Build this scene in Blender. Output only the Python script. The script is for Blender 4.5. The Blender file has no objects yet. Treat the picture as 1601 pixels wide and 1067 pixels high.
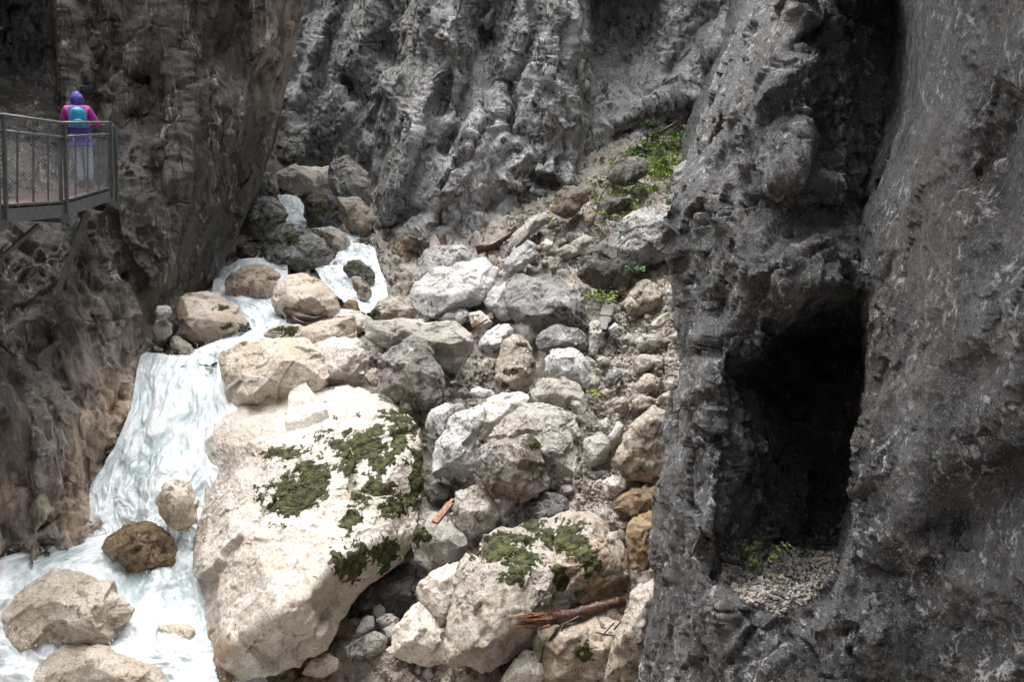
import bpy, bmesh, math, random
import numpy as np
from mathutils import Vector, Matrix
from mathutils.geometry import delaunay_2d_cdt
R = math.radians
random.seed(7); rng = np.random.default_rng(7)
C = bpy.context.scene.collection
scene = bpy.context.scene

# ------------------------------------------------------------------ camera, sky, sun, exposure
PITCH = R(13.2); FPX = 28/36*1601.0; CX, CY = 800.5, 533.5
cam = bpy.data.cameras.new('camera'); cam.lens = 28; cam.sensor_width = 36; cam.clip_end = 400; cam.clip_start = 0.05
camo = bpy.data.objects.new('camera', cam); C.objects.link(camo)
camo.location = (0, 0, 0); camo.rotation_euler = (math.pi/2 - PITCH, 0, 0)
scene.camera = camo
world = bpy.data.worlds.new('World'); scene.world = world; world.use_nodes = True
SUN_EL, SUN_AZ = R(73), R(-35)      # azimuth measured from +Y towards +X
wn = world.node_tree.nodes; wl = world.node_tree.links
bg = wn['Background']; sky = wn.new('ShaderNodeTexSky'); sky.sky_type = 'NISHITA'; sky.sun_disc = False
sky.sun_elevation = SUN_EL; sky.sun_rotation = SUN_AZ; sky.air_density = 1.0; sky.dust_density = 4.0; sky.ozone_density = 0.5
hsv = wn.new('ShaderNodeHueSaturation'); hsv.inputs['Saturation'].default_value = 0.18
wl.new(sky.outputs[0], hsv.inputs['Color']); wl.new(hsv.outputs[0], bg.inputs['Color'])
bg.inputs['Strength'].default_value = 0.15
sl = bpy.data.lights.new('sun', 'SUN'); sl.energy = 2.0; sl.angle = R(60); sl.color = (1.0, 0.985, 0.965)
so = bpy.data.objects.new('sun', sl); C.objects.link(so)
sd = Vector((math.sin(SUN_AZ)*math.cos(SUN_EL), math.cos(SUN_AZ)*math.cos(SUN_EL), math.sin(SUN_EL)))
so.rotation_euler = (-sd).to_track_quat('-Z', 'Y').to_euler(); so.location = (0, 5, 30)
vs = scene.view_settings; vs.view_transform = 'Standard'; vs.look = 'None'; vs.gamma = 1; vs.use_curve_mapping = False
vs.exposure = 1.70
scene.render.engine = 'CYCLES'
scene.cycles.max_bounces = 5; scene.cycles.diffuse_bounces = 4; scene.cycles.glossy_bounces = 2

# ------------------------------------------------------------------ maths helpers
cp, sp = math.cos(PITCH), math.sin(PITCH)
FW = np.array([0, cp, -sp]); UP = np.array([0, sp, cp]); RT = np.array([1.0, 0, 0])
def W(px, py, Y):
    """world point on the sight line of a photo pixel at the world distance Y"""
    px = np.asarray(px, float); py = np.asarray(py, float); Y = np.asarray(Y, float)
    x = (px-CX)/FPX; y = (CY-py)/FPX
    d = FW + x[..., None]*RT + y[..., None]*UP
    return d*(Y/d[..., 1])[..., None]
def PX(P):
    z = P@FW
    return CX + (P@RT)/z*FPX, CY - (P@UP)/z*FPX

PERM = rng.permutation(256); PERM = np.concatenate([PERM, PERM, PERM]).astype(np.int32)
GR = rng.normal(size=(256, 3)); GR /= np.linalg.norm(GR, axis=1)[:, None]; GR = GR.astype(np.float32)
def pn(p):
    p = np.asarray(p, np.float32); i = np.floor(p).astype(np.int32); f = p-i; i &= 255
    u = f*f*f*(f*(f*6-15)+10); out = np.zeros(len(p), np.float32)
    for a in (0, 1):
        wa = u[:, 0] if a else 1-u[:, 0]; ha = PERM[i[:, 0]+a]
        for b in (0, 1):
            wb = wa*(u[:, 1] if b else 1-u[:, 1]); hb = PERM[ha+i[:, 1]+b]
            for c in (0, 1):
                g = GR[PERM[hb+i[:, 2]+c]]
                out += wb*(u[:, 2] if c else 1-u[:, 2])*((f[:, 0]-a)*g[:, 0]+(f[:, 1]-b)*g[:, 1]+(f[:, 2]-c)*g[:, 2])
    return out*1.6
ROT = np.array([[0, .8, .6], [-.8, .36, -.48], [-.6, -.48, .64]], np.float32)
def fbm(p, o=4, g=.5, ridged=False):
    p = np.asarray(p, np.float32); s = 0; a = 1
    for k in range(o):
        n = pn(p)
        s = s + a*((1-2*np.abs(n)) if ridged else n); a *= g; p = (p@ROT.T)*2.03+17.3
    return s
CP = rng.random((256, 3)).astype(np.float32); CV = (rng.random((256, 4))*2-1).astype(np.float32)
def facet(p, tilt=.8):
    """fractured-rock displacement: every Voronoi cell is a tilted plane of its own; also F2-F1 for cracks"""
    p = np.asarray(p, np.float32); i = np.floor(p).astype(np.int32); n = len(p)
    f1 = np.full(n, 9, np.float32); f2 = f1.copy(); val = np.zeros(n, np.float32)
    for a in (-1, 0, 1):
        for b in (-1, 0, 1):
            for c in (-1, 0, 1):
                j = i+np.array([a, b, c], np.int32); jj = j & 255
                h = PERM[PERM[PERM[jj[:, 0]]+jj[:, 1]]+jj[:, 2]]
                d = p-(j+CP[h]); r = np.sqrt((d*d).sum(1))
                v = CV[h]; w = (d*v[:, :3]).sum(1)*tilt+v[:, 3]*.25
                m = r < f1
                f2 = np.where(m, f1, np.minimum(f2, r)); val = np.where(m, w, val); f1 = np.where(m, r, f1)
    return val, f2-f1

def ss(x, a, b):
    t = np.clip((x-a)/(b-a), 0, 1); return t*t*(3-2*t)
def ico(level):
    t = (1+5**.5)/2
    v = np.array([(-1,t,0),(1,t,0),(-1,-t,0),(1,-t,0),(0,-1,t),(0,1,t),(0,-1,-t),(0,1,-t),(t,0,-1),(t,0,1),(-t,0,-1),(-t,0,1)], float)
    f = np.array([(0,11,5),(0,5,1),(0,1,7),(0,7,10),(0,10,11),(1,5,9),(5,11,4),(11,10,2),(10,7,6),(7,1,8),(3,9,4),(3,4,2),(3,2,6),(3,6,8),(3,8,9),(4,9,5),(2,4,11),(6,2,10),(8,6,7),(9,8,1)])
    for _ in range(level):
        e = np.sort(np.concatenate([f[:, [0, 1]], f[:, [1, 2]], f[:, [2, 0]]]), axis=1)
        ue, inv = np.unique(e, axis=0, return_inverse=True); inv = inv.reshape(-1)
        n = len(v); m = (v[ue[:, 0]]+v[ue[:, 1]])/2; v = np.concatenate([v, m]); k = len(f)
        a, b, c = inv[:k]+n, inv[k:2*k]+n, inv[2*k:]+n
        f = np.concatenate([np.stack([f[:, 0], a, c], 1), np.stack([f[:, 1], b, a], 1), np.stack([f[:, 2], c, b], 1), np.stack([a, b, c], 1)])
    v /= np.linalg.norm(v, axis=1)[:, None]
    e = np.unique(np.sort(np.concatenate([f[:, [0, 1]], f[:, [1, 2]], f[:, [2, 0]]]), axis=1), axis=0)
    return v, f, e
ICO = {}
def getico(l):
    if l not in ICO: ICO[l] = ico(l)
    return ICO[l]
def lap(v, e, k, w=.6):
    n = len(v); deg = np.bincount(e.ravel(), minlength=n)[:, None]
    for _ in range(k):
        s = np.stack([np.bincount(e[:, 0], v[e[:, 1], i], n)+np.bincount(e[:, 1], v[e[:, 0], i], n) for i in range(3)], 1)
        v = v+(s/deg-v)*w
    return v
def vnormals(v, f):
    n = np.zeros_like(v); fn = np.cross(v[f[:, 1]]-v[f[:, 0]], v[f[:, 2]]-v[f[:, 0]])
    for k in range(f.shape[1]):
        for i in range(3): n[:, i] += np.bincount(f[:, k], fn[:, i], len(v))
    return n/np.maximum(np.linalg.norm(n, axis=1), 1e-9)[:, None]

def mesh_np(name, v, f, mat=None, smooth=True, attrs=None):
    me = bpy.data.meshes.new(name); v = np.asarray(v, np.float32); f = np.asarray(f, np.int32); k = f.shape[1]
    me.vertices.add(len(v)); me.vertices.foreach_set('co', v.ravel())
    me.loops.add(f.size); me.loops.foreach_set('vertex_index', f.ravel())
    me.polygons.add(len(f)); me.polygons.foreach_set('loop_start', np.arange(0, f.size, k, dtype=np.int32))
    me.polygons.foreach_set('loop_total', np.full(len(f), k, np.int32))
    me.polygons.foreach_set('use_smooth', np.full(len(f), smooth)); me.update()
    for a, x in (attrs or {}).items():
        at = me.attributes.new(a, 'FLOAT', 'POINT'); at.data.foreach_set('value', np.asarray(x, np.float32))
    if mat: me.materials.append(mat)
    return me
def link(name, me, parent=None, loc=None):
    o = bpy.data.objects.new(name, me); C.objects.link(o)
    if parent: o.parent = parent
    if loc is not None: o.location = loc
    return o
def tag(o, label=None, cat=None, group=None, kind=None):
    if label: o['label'] = label
    if cat: o['category'] = cat
    if group: o['group'] = group
    if kind: o['kind'] = kind
    return o
def empty(name, loc, **k):
    o = bpy.data.objects.new(name, None); C.objects.link(o); o.location = loc; o.empty_display_size = .2
    return tag(o, **k)

# ------------------------------------------------------------------ materials
class NT:
    def __init__(s, name):
        s.m = bpy.data.materials.new(name); s.m.use_nodes = True; s.n = s.m.node_tree.nodes; s.l = s.m.node_tree.links
        s.b = s.n['Principled BSDF']
    def __call__(s, t, **k):
        n = s.n.new('ShaderNode'+t)
        for a, b in k.items(): setattr(n, a, b)
        return n
    def c(s, a, b): s.l.new(a, b)
    def noise(s, vec, scale, detail=5, rough=.6, dist=0):
        n = s('TexNoise'); n.inputs['Scale'].default_value = scale; n.inputs['Detail'].default_value = detail
        n.inputs['Roughness'].default_value = rough; n.inputs['Distortion'].default_value = dist; s.c(vec, n.inputs['Vector']); return n.outputs['Fac']
    def ramp(s, fac, lo, hi, a=0, b=1):
        n = s('MapRange'); n.interpolation_type = 'SMOOTHSTEP'
        for k, x in (('From Min', lo), ('From Max', hi), ('To Min', a), ('To Max', b)): n.inputs[k].default_value = x
        s.c(fac, n.inputs['Value']); return n.outputs[0]
    def mix(s, fac, a, b):
        n = s('Mix', data_type='RGBA')
        if isinstance(fac, (int, float)): n.inputs[0].default_value = fac
        else: s.c(fac, n.inputs[0])
        for i, x in ((6, a), (7, b)):
            if isinstance(x, tuple): n.inputs[i].default_value = (*x, 1)
            else: s.c(x, n.inputs[i])
        return n.outputs[2]
    def math(s, op, a, b):
        n = s('Math', operation=op)
        for i, x in ((0, a), (1, b)):
            if isinstance(x, (int, float)): n.inputs[i].default_value = x
            else: s.c(x, n.inputs[i])
        return n.outputs[0]
    def attr(s, name):
        n = s('Attribute'); n.attribute_name = name; return n.outputs['Fac']
def rock_mat(name, a, b, dark, lich=(.5, .62), pits=.5, rough=.75, stain=(.36, .19, .06), bump=1.0, white=None, stretch=(1, 1, 1), spec=.4, sc=1.0, jit=True, ridge=-.22, speck=.0):
    t = NT(name); co = t('TexCoord').outputs['Object']
    oi = t('ObjectInfo')
    off = t('VectorMath', operation='MULTIPLY_ADD'); t.c(co, off.inputs[0]); off.inputs[1].default_value = stretch
    rv = t('CombineXYZ'); r7 = t.math('MULTIPLY', oi.outputs['Random'], 37.0)
    for i in range(3): t.c(r7, rv.inputs[i])
    t.c(rv.outputs[0], off.inputs[2]); v = off.outputs[0]
    n1 = t.noise(v, 1.3*sc, 9, .68, .5)
    c = t.mix(t.ramp(n1, .40, .60), a, b)
    n2 = t.noise(v, 6*sc, 10, .74, .3)
    n3 = t.noise(v, 30*sc, 5, .75)
    # lichen and algae in ragged patches
    c = t.mix(t.math('MULTIPLY', t.ramp(n2, lich[0], lich[0]+.07), t.ramp(t.noise(v, 1.1*sc, 8, .7, .8), .44, .56)), c, dark)
    if white: c = t.mix(t.math('MULTIPLY', t.ramp(t.noise(v, 9*sc, 10, .78, .6), .52, .60), t.ramp(t.noise(v, 1.5*sc, 6, .65), .44, .58)), c, white)
    c = t.mix(t.math('MULTIPLY', t.ramp(n3, .54, .64), pits), c, dark)
    g = t('HueSaturation'); t.c(c, g.inputs['Color']); t.c(t.ramp(n3, .32, .66, 1.22, .74), g.inputs['Value']); c = g.outputs[0]
    if speck: c = t.mix(t.math('MULTIPLY', t.ramp(t.noise(v, 55*sc, 3, .8), .56, .68), speck), c, white)  # white specks painted into the colour as glitter
    oc = t.math('MULTIPLY', t.attr('ochre'), t.ramp(t.noise(v, 2.3, 6, .65, .6), .36, .56)); c = t.mix(t.math('MULTIPLY', oc, .85), c, t.mix(t.ramp(n2, .42, .6), (.54, .35, .16), (.26, .14, .055)))
    st = t.attr('stain')
    sf = t.math('MULTIPLY', st, t.ramp(t.noise(v, 3.1*sc, 6, .65, .5), .33, .6))
    c = t.mix(t.math('MULTIPLY', sf, .8), c, t.mix(t.ramp(n2, .4, .65), stain, tuple(x*.55 for x in stain)))
    ms = t.math('MULTIPLY', t.attr('moss'), 1.0); c = t.mix(t.ramp(t.math('ADD', ms, t.math('MULTIPLY', n3, .5)), .62, .85), c, (.042, .045, .014))
    if jit:
        h = t('HueSaturation'); t.c(c, h.inputs['Color']); t.c(t.math('MULTIPLY_ADD', oi.outputs['Random'], .26), h.inputs['Value'])
        h.inputs['Value'].links[0].from_node.inputs[2].default_value = .86; c = h.outputs[0]
    t.c(c, t.b.inputs['Base Color'])
    t.c(t.ramp(n2, .3, .7, rough-.12, rough+.12), t.b.inputs['Roughness']); t.b.inputs['Specular IOR Level'].default_value = spec
    rn = t('TexNoise'); rn.noise_type = 'RIDGED_MULTIFRACTAL'; rn.inputs['Scale'].default_value = 3.2*sc; rn.inputs['Detail'].default_value = 7; rn.inputs['Roughness'].default_value = .55; rn.inputs['Distortion'].default_value = .4; t.c(v, rn.inputs['Vector'])
    hgt = t.math('ADD', t.math('ADD', t.math('MULTIPLY', n3, .45), t.math('MULTIPLY', n2, 1.1)), t.math('MULTIPLY', rn.outputs['Fac'], ridge))
    hgt = t.math('ADD', hgt, t.math('MULTIPLY', t.noise(v, 95*sc, 2, .6), .13))
    bp = t('Bump'); bp.inputs['Strength'].default_value = .9; bp.inputs['Distance'].default_value = .06*bump
    t.c(hgt, bp.inputs['Height']); t.c(bp.outputs[0], t.b.inputs['Normal'])
    return t.m
def plain(name, col, rough=.6, metal=0, var=.25, scale=20, bump=.0):
    t = NT(name); v = t('TexCoord').outputs['Object']; n = t.noise(v, scale, 5)
    t.c(t.mix(t.ramp(n, .35, .65), tuple(x*(1-var) for x in col), tuple(min(1, x*(1+var)) for x in col)), t.b.inputs['Base Color'])
    t.b.inputs['Roughness'].default_value = rough; t.b.inputs['Metallic'].default_value = metal
    if bump:
        b = t('Bump'); b.inputs['Distance'].default_value = bump; t.c(n, b.inputs['Height']); t.c(b.outputs[0], t.b.inputs['Normal'])
    return t.m
M = {}
M['pale'] = rock_mat('pale limestone', (.50, .465, .42), (.36, .33, .29), (.10, .09, .075), (.51, .66), .45, .7)
M['cream'] = rock_mat('cream limestone', (.66, .61, .555), (.51, .455, .39), (.18, .145, .115), (.56, .70), .22, .5, bump=.6)
M['white'] = rock_mat('white limestone', (.60, .59, .575), (.43, .42, .40), (.12, .115, .105), (.52, .68), .45, .7)
M['grey'] = rock_mat('grey limestone', (.33, .325, .31), (.20, .195, .18), (.055, .052, .045), (.47, .62), .55, .75, white=(.60, .59, .575))
M['dark'] = rock_mat('dark lichened limestone', (.15, .14, .12), (.09, .083, .07), (.028, .026, .022), (.45, .6), .6, .7, white=(.34, .33, .31))
M['tan'] = rock_mat('tan limestone', (.47, .42, .355), (.335, .285, .23), (.09, .07, .05), (.51, .64), .4, .5, stain=(.30, .16, .06))
M['river'] = rock_mat('smooth river rock', (.60, .53, .455), (.45, .375, .29), (.16, .12, .08), (.54, .68), .25, .38, stain=(.34, .20, .08), bump=.6)
M['ochre'] = rock_mat('ochre river rock', (.31, .22, .13), (.20, .135, .07), (.06, .04, .022), (.49, .62), .45, .35, stain=(.26, .13, .04))
M['rubble'] = rock_mat('rubble ground', (.45, .41, .365), (.31, .275, .24), (.06, .052, .044), (.49, .62), .6, .85, bump=1.3)
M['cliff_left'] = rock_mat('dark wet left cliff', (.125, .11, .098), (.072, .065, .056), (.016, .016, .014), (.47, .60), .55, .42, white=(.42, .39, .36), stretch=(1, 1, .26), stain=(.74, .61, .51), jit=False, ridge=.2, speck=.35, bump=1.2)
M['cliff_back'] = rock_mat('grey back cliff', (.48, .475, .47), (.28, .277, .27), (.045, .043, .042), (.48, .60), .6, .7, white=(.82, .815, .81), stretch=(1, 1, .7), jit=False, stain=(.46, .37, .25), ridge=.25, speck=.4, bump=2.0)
M['cliff_right'] = rock_mat('wet right cliff', (.135, .135, .136), (.062, .062, .0625), (.014, .014, .0138), (.47, .59), .6, .21, white=(.55, .553, .56), stretch=(1, 1, .7), jit=False, bump=1.5, spec=.7, sc=1.35, ridge=.3, speck=.6)  # white mottling and specks also paint wet highlights into the colour
M['moss'] = plain('moss', (.042, .044, .012), .95, 0, .7, 10, .012)
M['leaf'] = plain('fresh leaves', (.20, .27, .05), .6, 0, .5, 6)
M['leafdark'] = plain('dark leaves', (.045, .12, .03), .6, 0, .4, 6)
M['wood'] = plain('wet brown wood', (.055, .023, .015), .25, 0, .6, 22, .01)
M['splinter'] = plain('fresh split wood', (.19, .085, .04), .6, 0, .6, 30, .005)
M['darkwood'] = plain('dark soaked wood', (.045, .028, .022), .5, 0, .5, 9, .01)
M['steel'] = plain('galvanised steel', (.12, .13, .135), .5, .3, .18, 9, .001)
M['mesh'] = plain('galvanised wire', (.14, .145, .15), .5, .3, .1, 9)
M['deck'] = plain('brown deck boards', (.06, .03, .025), .6, 0, .3, 6, .003)
def water_mat():
    t = NT('foaming water'); v = t('TexCoord').outputs['Object']; f = t.attr('foam')
    cx = t('CombineXYZ'); t.c(t.math('MULTIPLY', t.attr('flow_u'), 2.6), cx.inputs[0]); t.c(t.math('MULTIPLY', t.attr('flow_v'), .9), cx.inputs[1]); fl = cx.outputs[0]
    n = t.noise(v, 1.1, 6, .6, 1.0); n2 = t.noise(fl, 2.2, 8, .66, 1.2); n3 = t.noise(v, 12, 6, .75, .6)
    fac = t.math('ADD', t.math('MULTIPLY', t.math('SUBTRACT', t.math('ADD', t.math('MULTIPLY', n, .4), t.math('ADD', t.math('MULTIPLY', n2, .45), t.math('MULTIPLY', n3, .15))), .5), 4.0), f)
    c = t.mix(t.ramp(fac, .0, .55), (.44, .52, .535), (.67, .715, .735)); c = t.mix(t.ramp(fac, .35, 1.1), c, (.83, .845, .855))
    t.c(c, t.b.inputs['Base Color']); t.c(t.ramp(fac, 0, .8, .15, .7), t.b.inputs['Roughness'])
    b = t('Bump'); b.inputs['Distance'].default_value = .03; b.inputs['Strength'].default_value = .3; t.c(t.math('ADD', n2, t.math('MULTIPLY', n3, .4)), b.inputs['Height']); t.c(b.outputs[0], t.b.inputs['Normal'])
    return t.m
M['water'] = water_mat()

# ------------------------------------------------------------------ gridded surfaces (cliffs, ground, water)
def resample(rows, nu, nv, vpos=None):
    """rows: list of lists of (px, py, Y); linear resampling to nv x nu"""
    A = np.array(rows, float)                       # r, c, 3
    r, c, _ = A.shape
    span = np.abs(np.diff(A[:, :, 1].mean(1))); cv = np.concatenate([[0], np.cumsum(span)])
    v = np.linspace(0, cv[-1], nv)
    cu = np.zeros((r, c)); cu[:, 1:] = np.cumsum(np.maximum(np.hypot(np.diff(A[:, :, 0]), .75*np.minimum(np.abs(np.diff(A[:, :, 2])), 3)*FPX/A[:, 1:, 2]), 4), 1)
    cm = cu.mean(0); u = np.linspace(0, cm[-1], nu)
    B = np.stack([[np.interp(u, cm, A[i, :, k]) for k in range(3)] for i in range(r)])   # r,3,nu
    o = np.zeros((nv, nu, 3))
    for k in range(3):
        for j in range(nu): o[:, j, k] = np.interp(v, cv, B[:, k, j])
    return o
def blur(a, k):
    for _ in range(k):
        p = np.pad(a, ((1, 1), (1, 1), (0, 0)), 'edge')
        a = (p[:-2, 1:-1]+p[2:, 1:-1]+p[1:-1, :-2]+p[1:-1, 2:]+4*a)/8
    return a
def gridfaces(nv, nu):
    i = np.arange((nv-1)*(nu-1)); r = i//(nu-1); c = i % (nu-1); a = r*nu+c
    return np.stack([a, a+nu, a+nu+1, a+1], 1)
def gnormal(P):
    du = np.gradient(P, axis=1); dv = np.gradient(P, axis=0)
    n = np.cross(dv, du); return n/np.maximum(np.linalg.norm(n, axis=2), 1e-9)[..., None]
def rows_from(pys, rows): return [[(px, py, Y) for px, Y in r] for py, r in zip(pys, rows)]

def grooves(G, L, gw=1.0, gk=3.0):
    """carves (or raises) folds along photo polylines: (points, half width, depth in metres)"""
    Ym = float(np.median(G[..., 2]))
    L = [(a, b*gw, math.copysign(min(abs(c), gk*b*gw*Ym/FPX), c)) for a, b, c in L]
    x, y = G[..., 0], G[..., 1]; wob = 6*np.sin(y*.045+x*.01)+4*np.sin(y*.11+x*.03)
    for pl, hw, dep in L:
        best = np.full(x.shape, 1e9); pl = list(pl) if len(pl) > 1 else [pl[0], (pl[0][0]+.5, pl[0][1]+.5)]
        for (ax, ay), (bx, by) in zip(pl[:-1], pl[1:]):
            dx, dy = bx-ax, by-ay; t = np.clip(((x-ax)*dx+(y-ay)*dy)/(dx*dx+dy*dy), 0, 1)
            best = np.minimum(best, np.hypot(x-ax-dx*t+wob*.5, y-ay-dy*t))
        G[..., 2] += dep*np.exp(-(best/hw)**2)
    return G
def cliff(name, rows, nu, nv, smooth, disp, mat, stainf, sky_rows, ext=None, flip=False, gr=(), gw=1.0, gk=3.0, near_lean=0, ochref=None):
    G = grooves(blur(resample(rows, nu, nv), smooth), gr, gw, gk)
    P = W(G[..., 0], G[..., 1], G[..., 2])
    # world-space continuation upwards (and sideways) outside the frame
    top = P[0]; add = []
    z0 = top[:, 2].mean(); n_up = len(sky_rows)
    for dz, dx, dy in sky_rows[::-1]:
        t = top.copy(); t[:, 2] = np.maximum(top[:, 2], z0)+dz; t[:, 0] += dx-near_lean*(1-ss(top[:, 1], 5.5, 8.5))*min(1, dz/6); t[:, 1] += dy; add.append(t)  # near_lean: added overhang above the frame that shades the near wall
    # densify extension
    ext_rows = [add[0]]
    full = add+[top]
    out = []
    for a, b in zip(full[:-1], full[1:]):
        for s in np.linspace(0, 1, 26)[:-1]: out.append(a*(1-s)+b*s)
    P = np.concatenate([np.array(out), P], 0)
    if ext is not None:      # columns appended: list of (dx,dy) from last column
        side, offs = ext
        base = P[:, -1] if side == 'end' else P[:, 0]
        prev = base; cols = []
        for xx, yy in offs:
            t = base.copy(); t[:, 0] = xx + (base[:, 0]-base[:, 0].mean())*.3; t[:, 1] = yy
            for s in np.linspace(0, 1, 22)[1:]: cols.append(prev*(1-s)+t*s)
            prev = t
        cols = np.stack(cols, 1)
        P = np.concatenate([P, cols], 1) if side == 'end' else np.concatenate([cols[:, ::-1], P], 1)
    nv2, nu2, _ = P.shape
    Nn = gnormal(blur(P, 6))
    if flip: Nn = -Nn
    toward = (Nn*P).sum(2)
    p = P.reshape(-1, 3); n = Nn.reshape(-1, 3)
    fac = np.abs((n*p).sum(1))/np.maximum(np.linalg.norm(p, axis=1), 1e-6)
    d = disp(p)*np.clip(.25+1.1*fac, .3, 1)
    p = p+n*d[:, None]
    f = gridfaces(nv2, nu2)
    if flip: f = f[:, ::-1]
    at = {'stain': stainf(p)}
    if ochref: at['ochre'] = ochref(p)
    me = mesh_np(name, p, f, mat, True, at)
    o = link(name, me); o['kind'] = 'structure'
    return o, p


# left cliff: its silhouette turns away behind the last-but-one column
LP = [-80, 100, 200, 300, 400, 460, 550, 640, 720, 840, 980]
LR = [
 [(-330,12),(-60,19),(20,20.5),(75,20.8),(98,15.8),(200,16.3),(330,17.3),(430,18.4),(488,19.6),(500,23),(430,32)],
 [(-330,12),(-60,18.6),(20,20),(80,20.2),(98,15.4),(200,15.9),(310,16.8),(400,17.9),(446,19),(456,23),(400,31)],
 [(-330,11),(-60,14.6),(20,15.6),(84,16.4),(108,15.1),(190,15.3),(290,16.2),(370,17.4),(431,18.7),(440,23),(380,30)],
 [(-330,10),(-60,12.6),(20,13.6),(90,14.6),(140,14.4),(200,14.9),(280,15.9),(345,17.1),(401,18.4),(406,22),(350,29)],
 [(-330,9.6),(-60,11.5),(10,12.3),(80,13.0),(140,13.6),(200,14.3),(265,15.3),(320,16.6),(366,18),(372,21),(335,27)],
 [(-330,9.3),(-60,10.9),(0,11.6),(70,12.3),(125,13.0),(180,13.7),(225,14.5),(280,16),(334,17.3),(345,20),(330,25)],
 [(-330,9.1),(-60,10.2),(0,10.8),(60,11.6),(110,12.3),(150,12.9),(185,13.5),(210,14),(234,14.6),(262,17),(300,21)],
 [(-330,9),(-60,9.9),(0,10.3),(50,10.9),(90,11.4),(125,12),(158,12.5),(190,13),(217,13.4),(238,15),(262,18)],
 [(-330,8.8),(-60,9.7),(0,10),(40,10.5),(70,10.9),(95,11.3),(118,11.6),(138,11.9),(158,12.3),(182,13.8),(220,17)],
 [(-330,8.6),(-60,9.3),(0,9.7),(35,10),(62,10.2),(88,10.5),(112,10.8),(133,11),(154,11.2),(176,12.6),(210,15)],
 [(-330,8.2),(-60,8.9),(0,9.2),(30,9.4),(55,9.6),(78,9.8),(100,10.1),(120,10.4),(138,10.7),(160,11.6),(190,14)]]
def disp_left(p):
    q = p; sh = q@np.array([[1, 0, .25], [0, 1, 0], [-.25, 0, 1]])
    a = fbm(sh*np.array([.55, .55, .2]), 3, .45)*.36
    r = (1-fbm(sh*np.array([1.3, 1.3, .35])+9, 3, .5, True))*-.09
    w = fbm(q*1.3, 3)[:, None]
    fv, fe = facet(sh*np.array([1.0, 1.0, .5])+w*.3)
    fv2, fe2 = facet(sh*np.array([3.0, 3.0, 1.6])+w*.5); fv3, _ = facet(sh*np.array([8, 8, 5])+w)
    return a+r+fv*.22+fv2*.09+(1-fbm(sh*np.array([2.6, 2.6, .45])+3, 3, .5, True))*-.05+fv3*.03+fbm(q*5, 3, .6)*.02
def stain_left(p):
    px, py = PX(p); return np.clip(ss(py+(px-150)*.5, 480, 780)*.85+ss(py, 400, 520)*ss(px, 60, 160)*.5, 0, 1)+ss(px, 380, 420)*(1-ss(py, 150, 230))*.6
SIL = {300: -8, 400: -16, 460: -14, 200: -4}
LR = [[(x+(SIL.get(py, 0) if k in (7, 8, 9, 10) else 0), Y) for k, (x, Y) in enumerate(r)] for py, r in zip(LP, LR)]
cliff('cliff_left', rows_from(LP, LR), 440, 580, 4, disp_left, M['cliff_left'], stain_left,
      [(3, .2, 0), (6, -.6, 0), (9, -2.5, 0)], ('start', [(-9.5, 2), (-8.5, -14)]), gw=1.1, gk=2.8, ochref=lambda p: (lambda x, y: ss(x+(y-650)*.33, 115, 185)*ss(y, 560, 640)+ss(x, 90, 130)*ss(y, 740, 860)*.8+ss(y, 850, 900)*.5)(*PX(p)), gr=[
      ([(222, 130), (218, 175)], 29, 0.64), ([(355, 20), (350, 70)], 40, 0.72), ([(197, 185), (165, 250), (152, 310), (175, 380), (215, 440), (232, 520)], 12, 0.64),
      ([(300, -60), (285, 60), (240, 120), (232, 190)], 18, 0.30), ([(405, 120), (398, 210), (362, 300), (352, 390)], 21, 0.56), ([(440, -60), (425, 60), (395, 130), (372, 220)], 17, -0.56),
      ([(330, 60), (310, 180), (300, 300), (290, 400)], 18, 0.23), ([(260, 200), (245, 300), (262, 400)], 16, 0.20), ([(130, 480), (150, 560), (170, 640)], 13, 0.17), ([(100, 560), (118, 640), (130, 760)], 10, 0.15),
      ([(60, 520), (70, 620), (85, 780)], 13, 0.15), ([(20, 20), (35, 140)], 16, 0.30), ([(150, 20), (170, 110), (150, 180)], 18, 0.20), ([(200, 560), (190, 610), (175, 640)], 12, 0.20), ([(25, 600), (40, 760), (30, 880)], 16, 0.15)])

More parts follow.
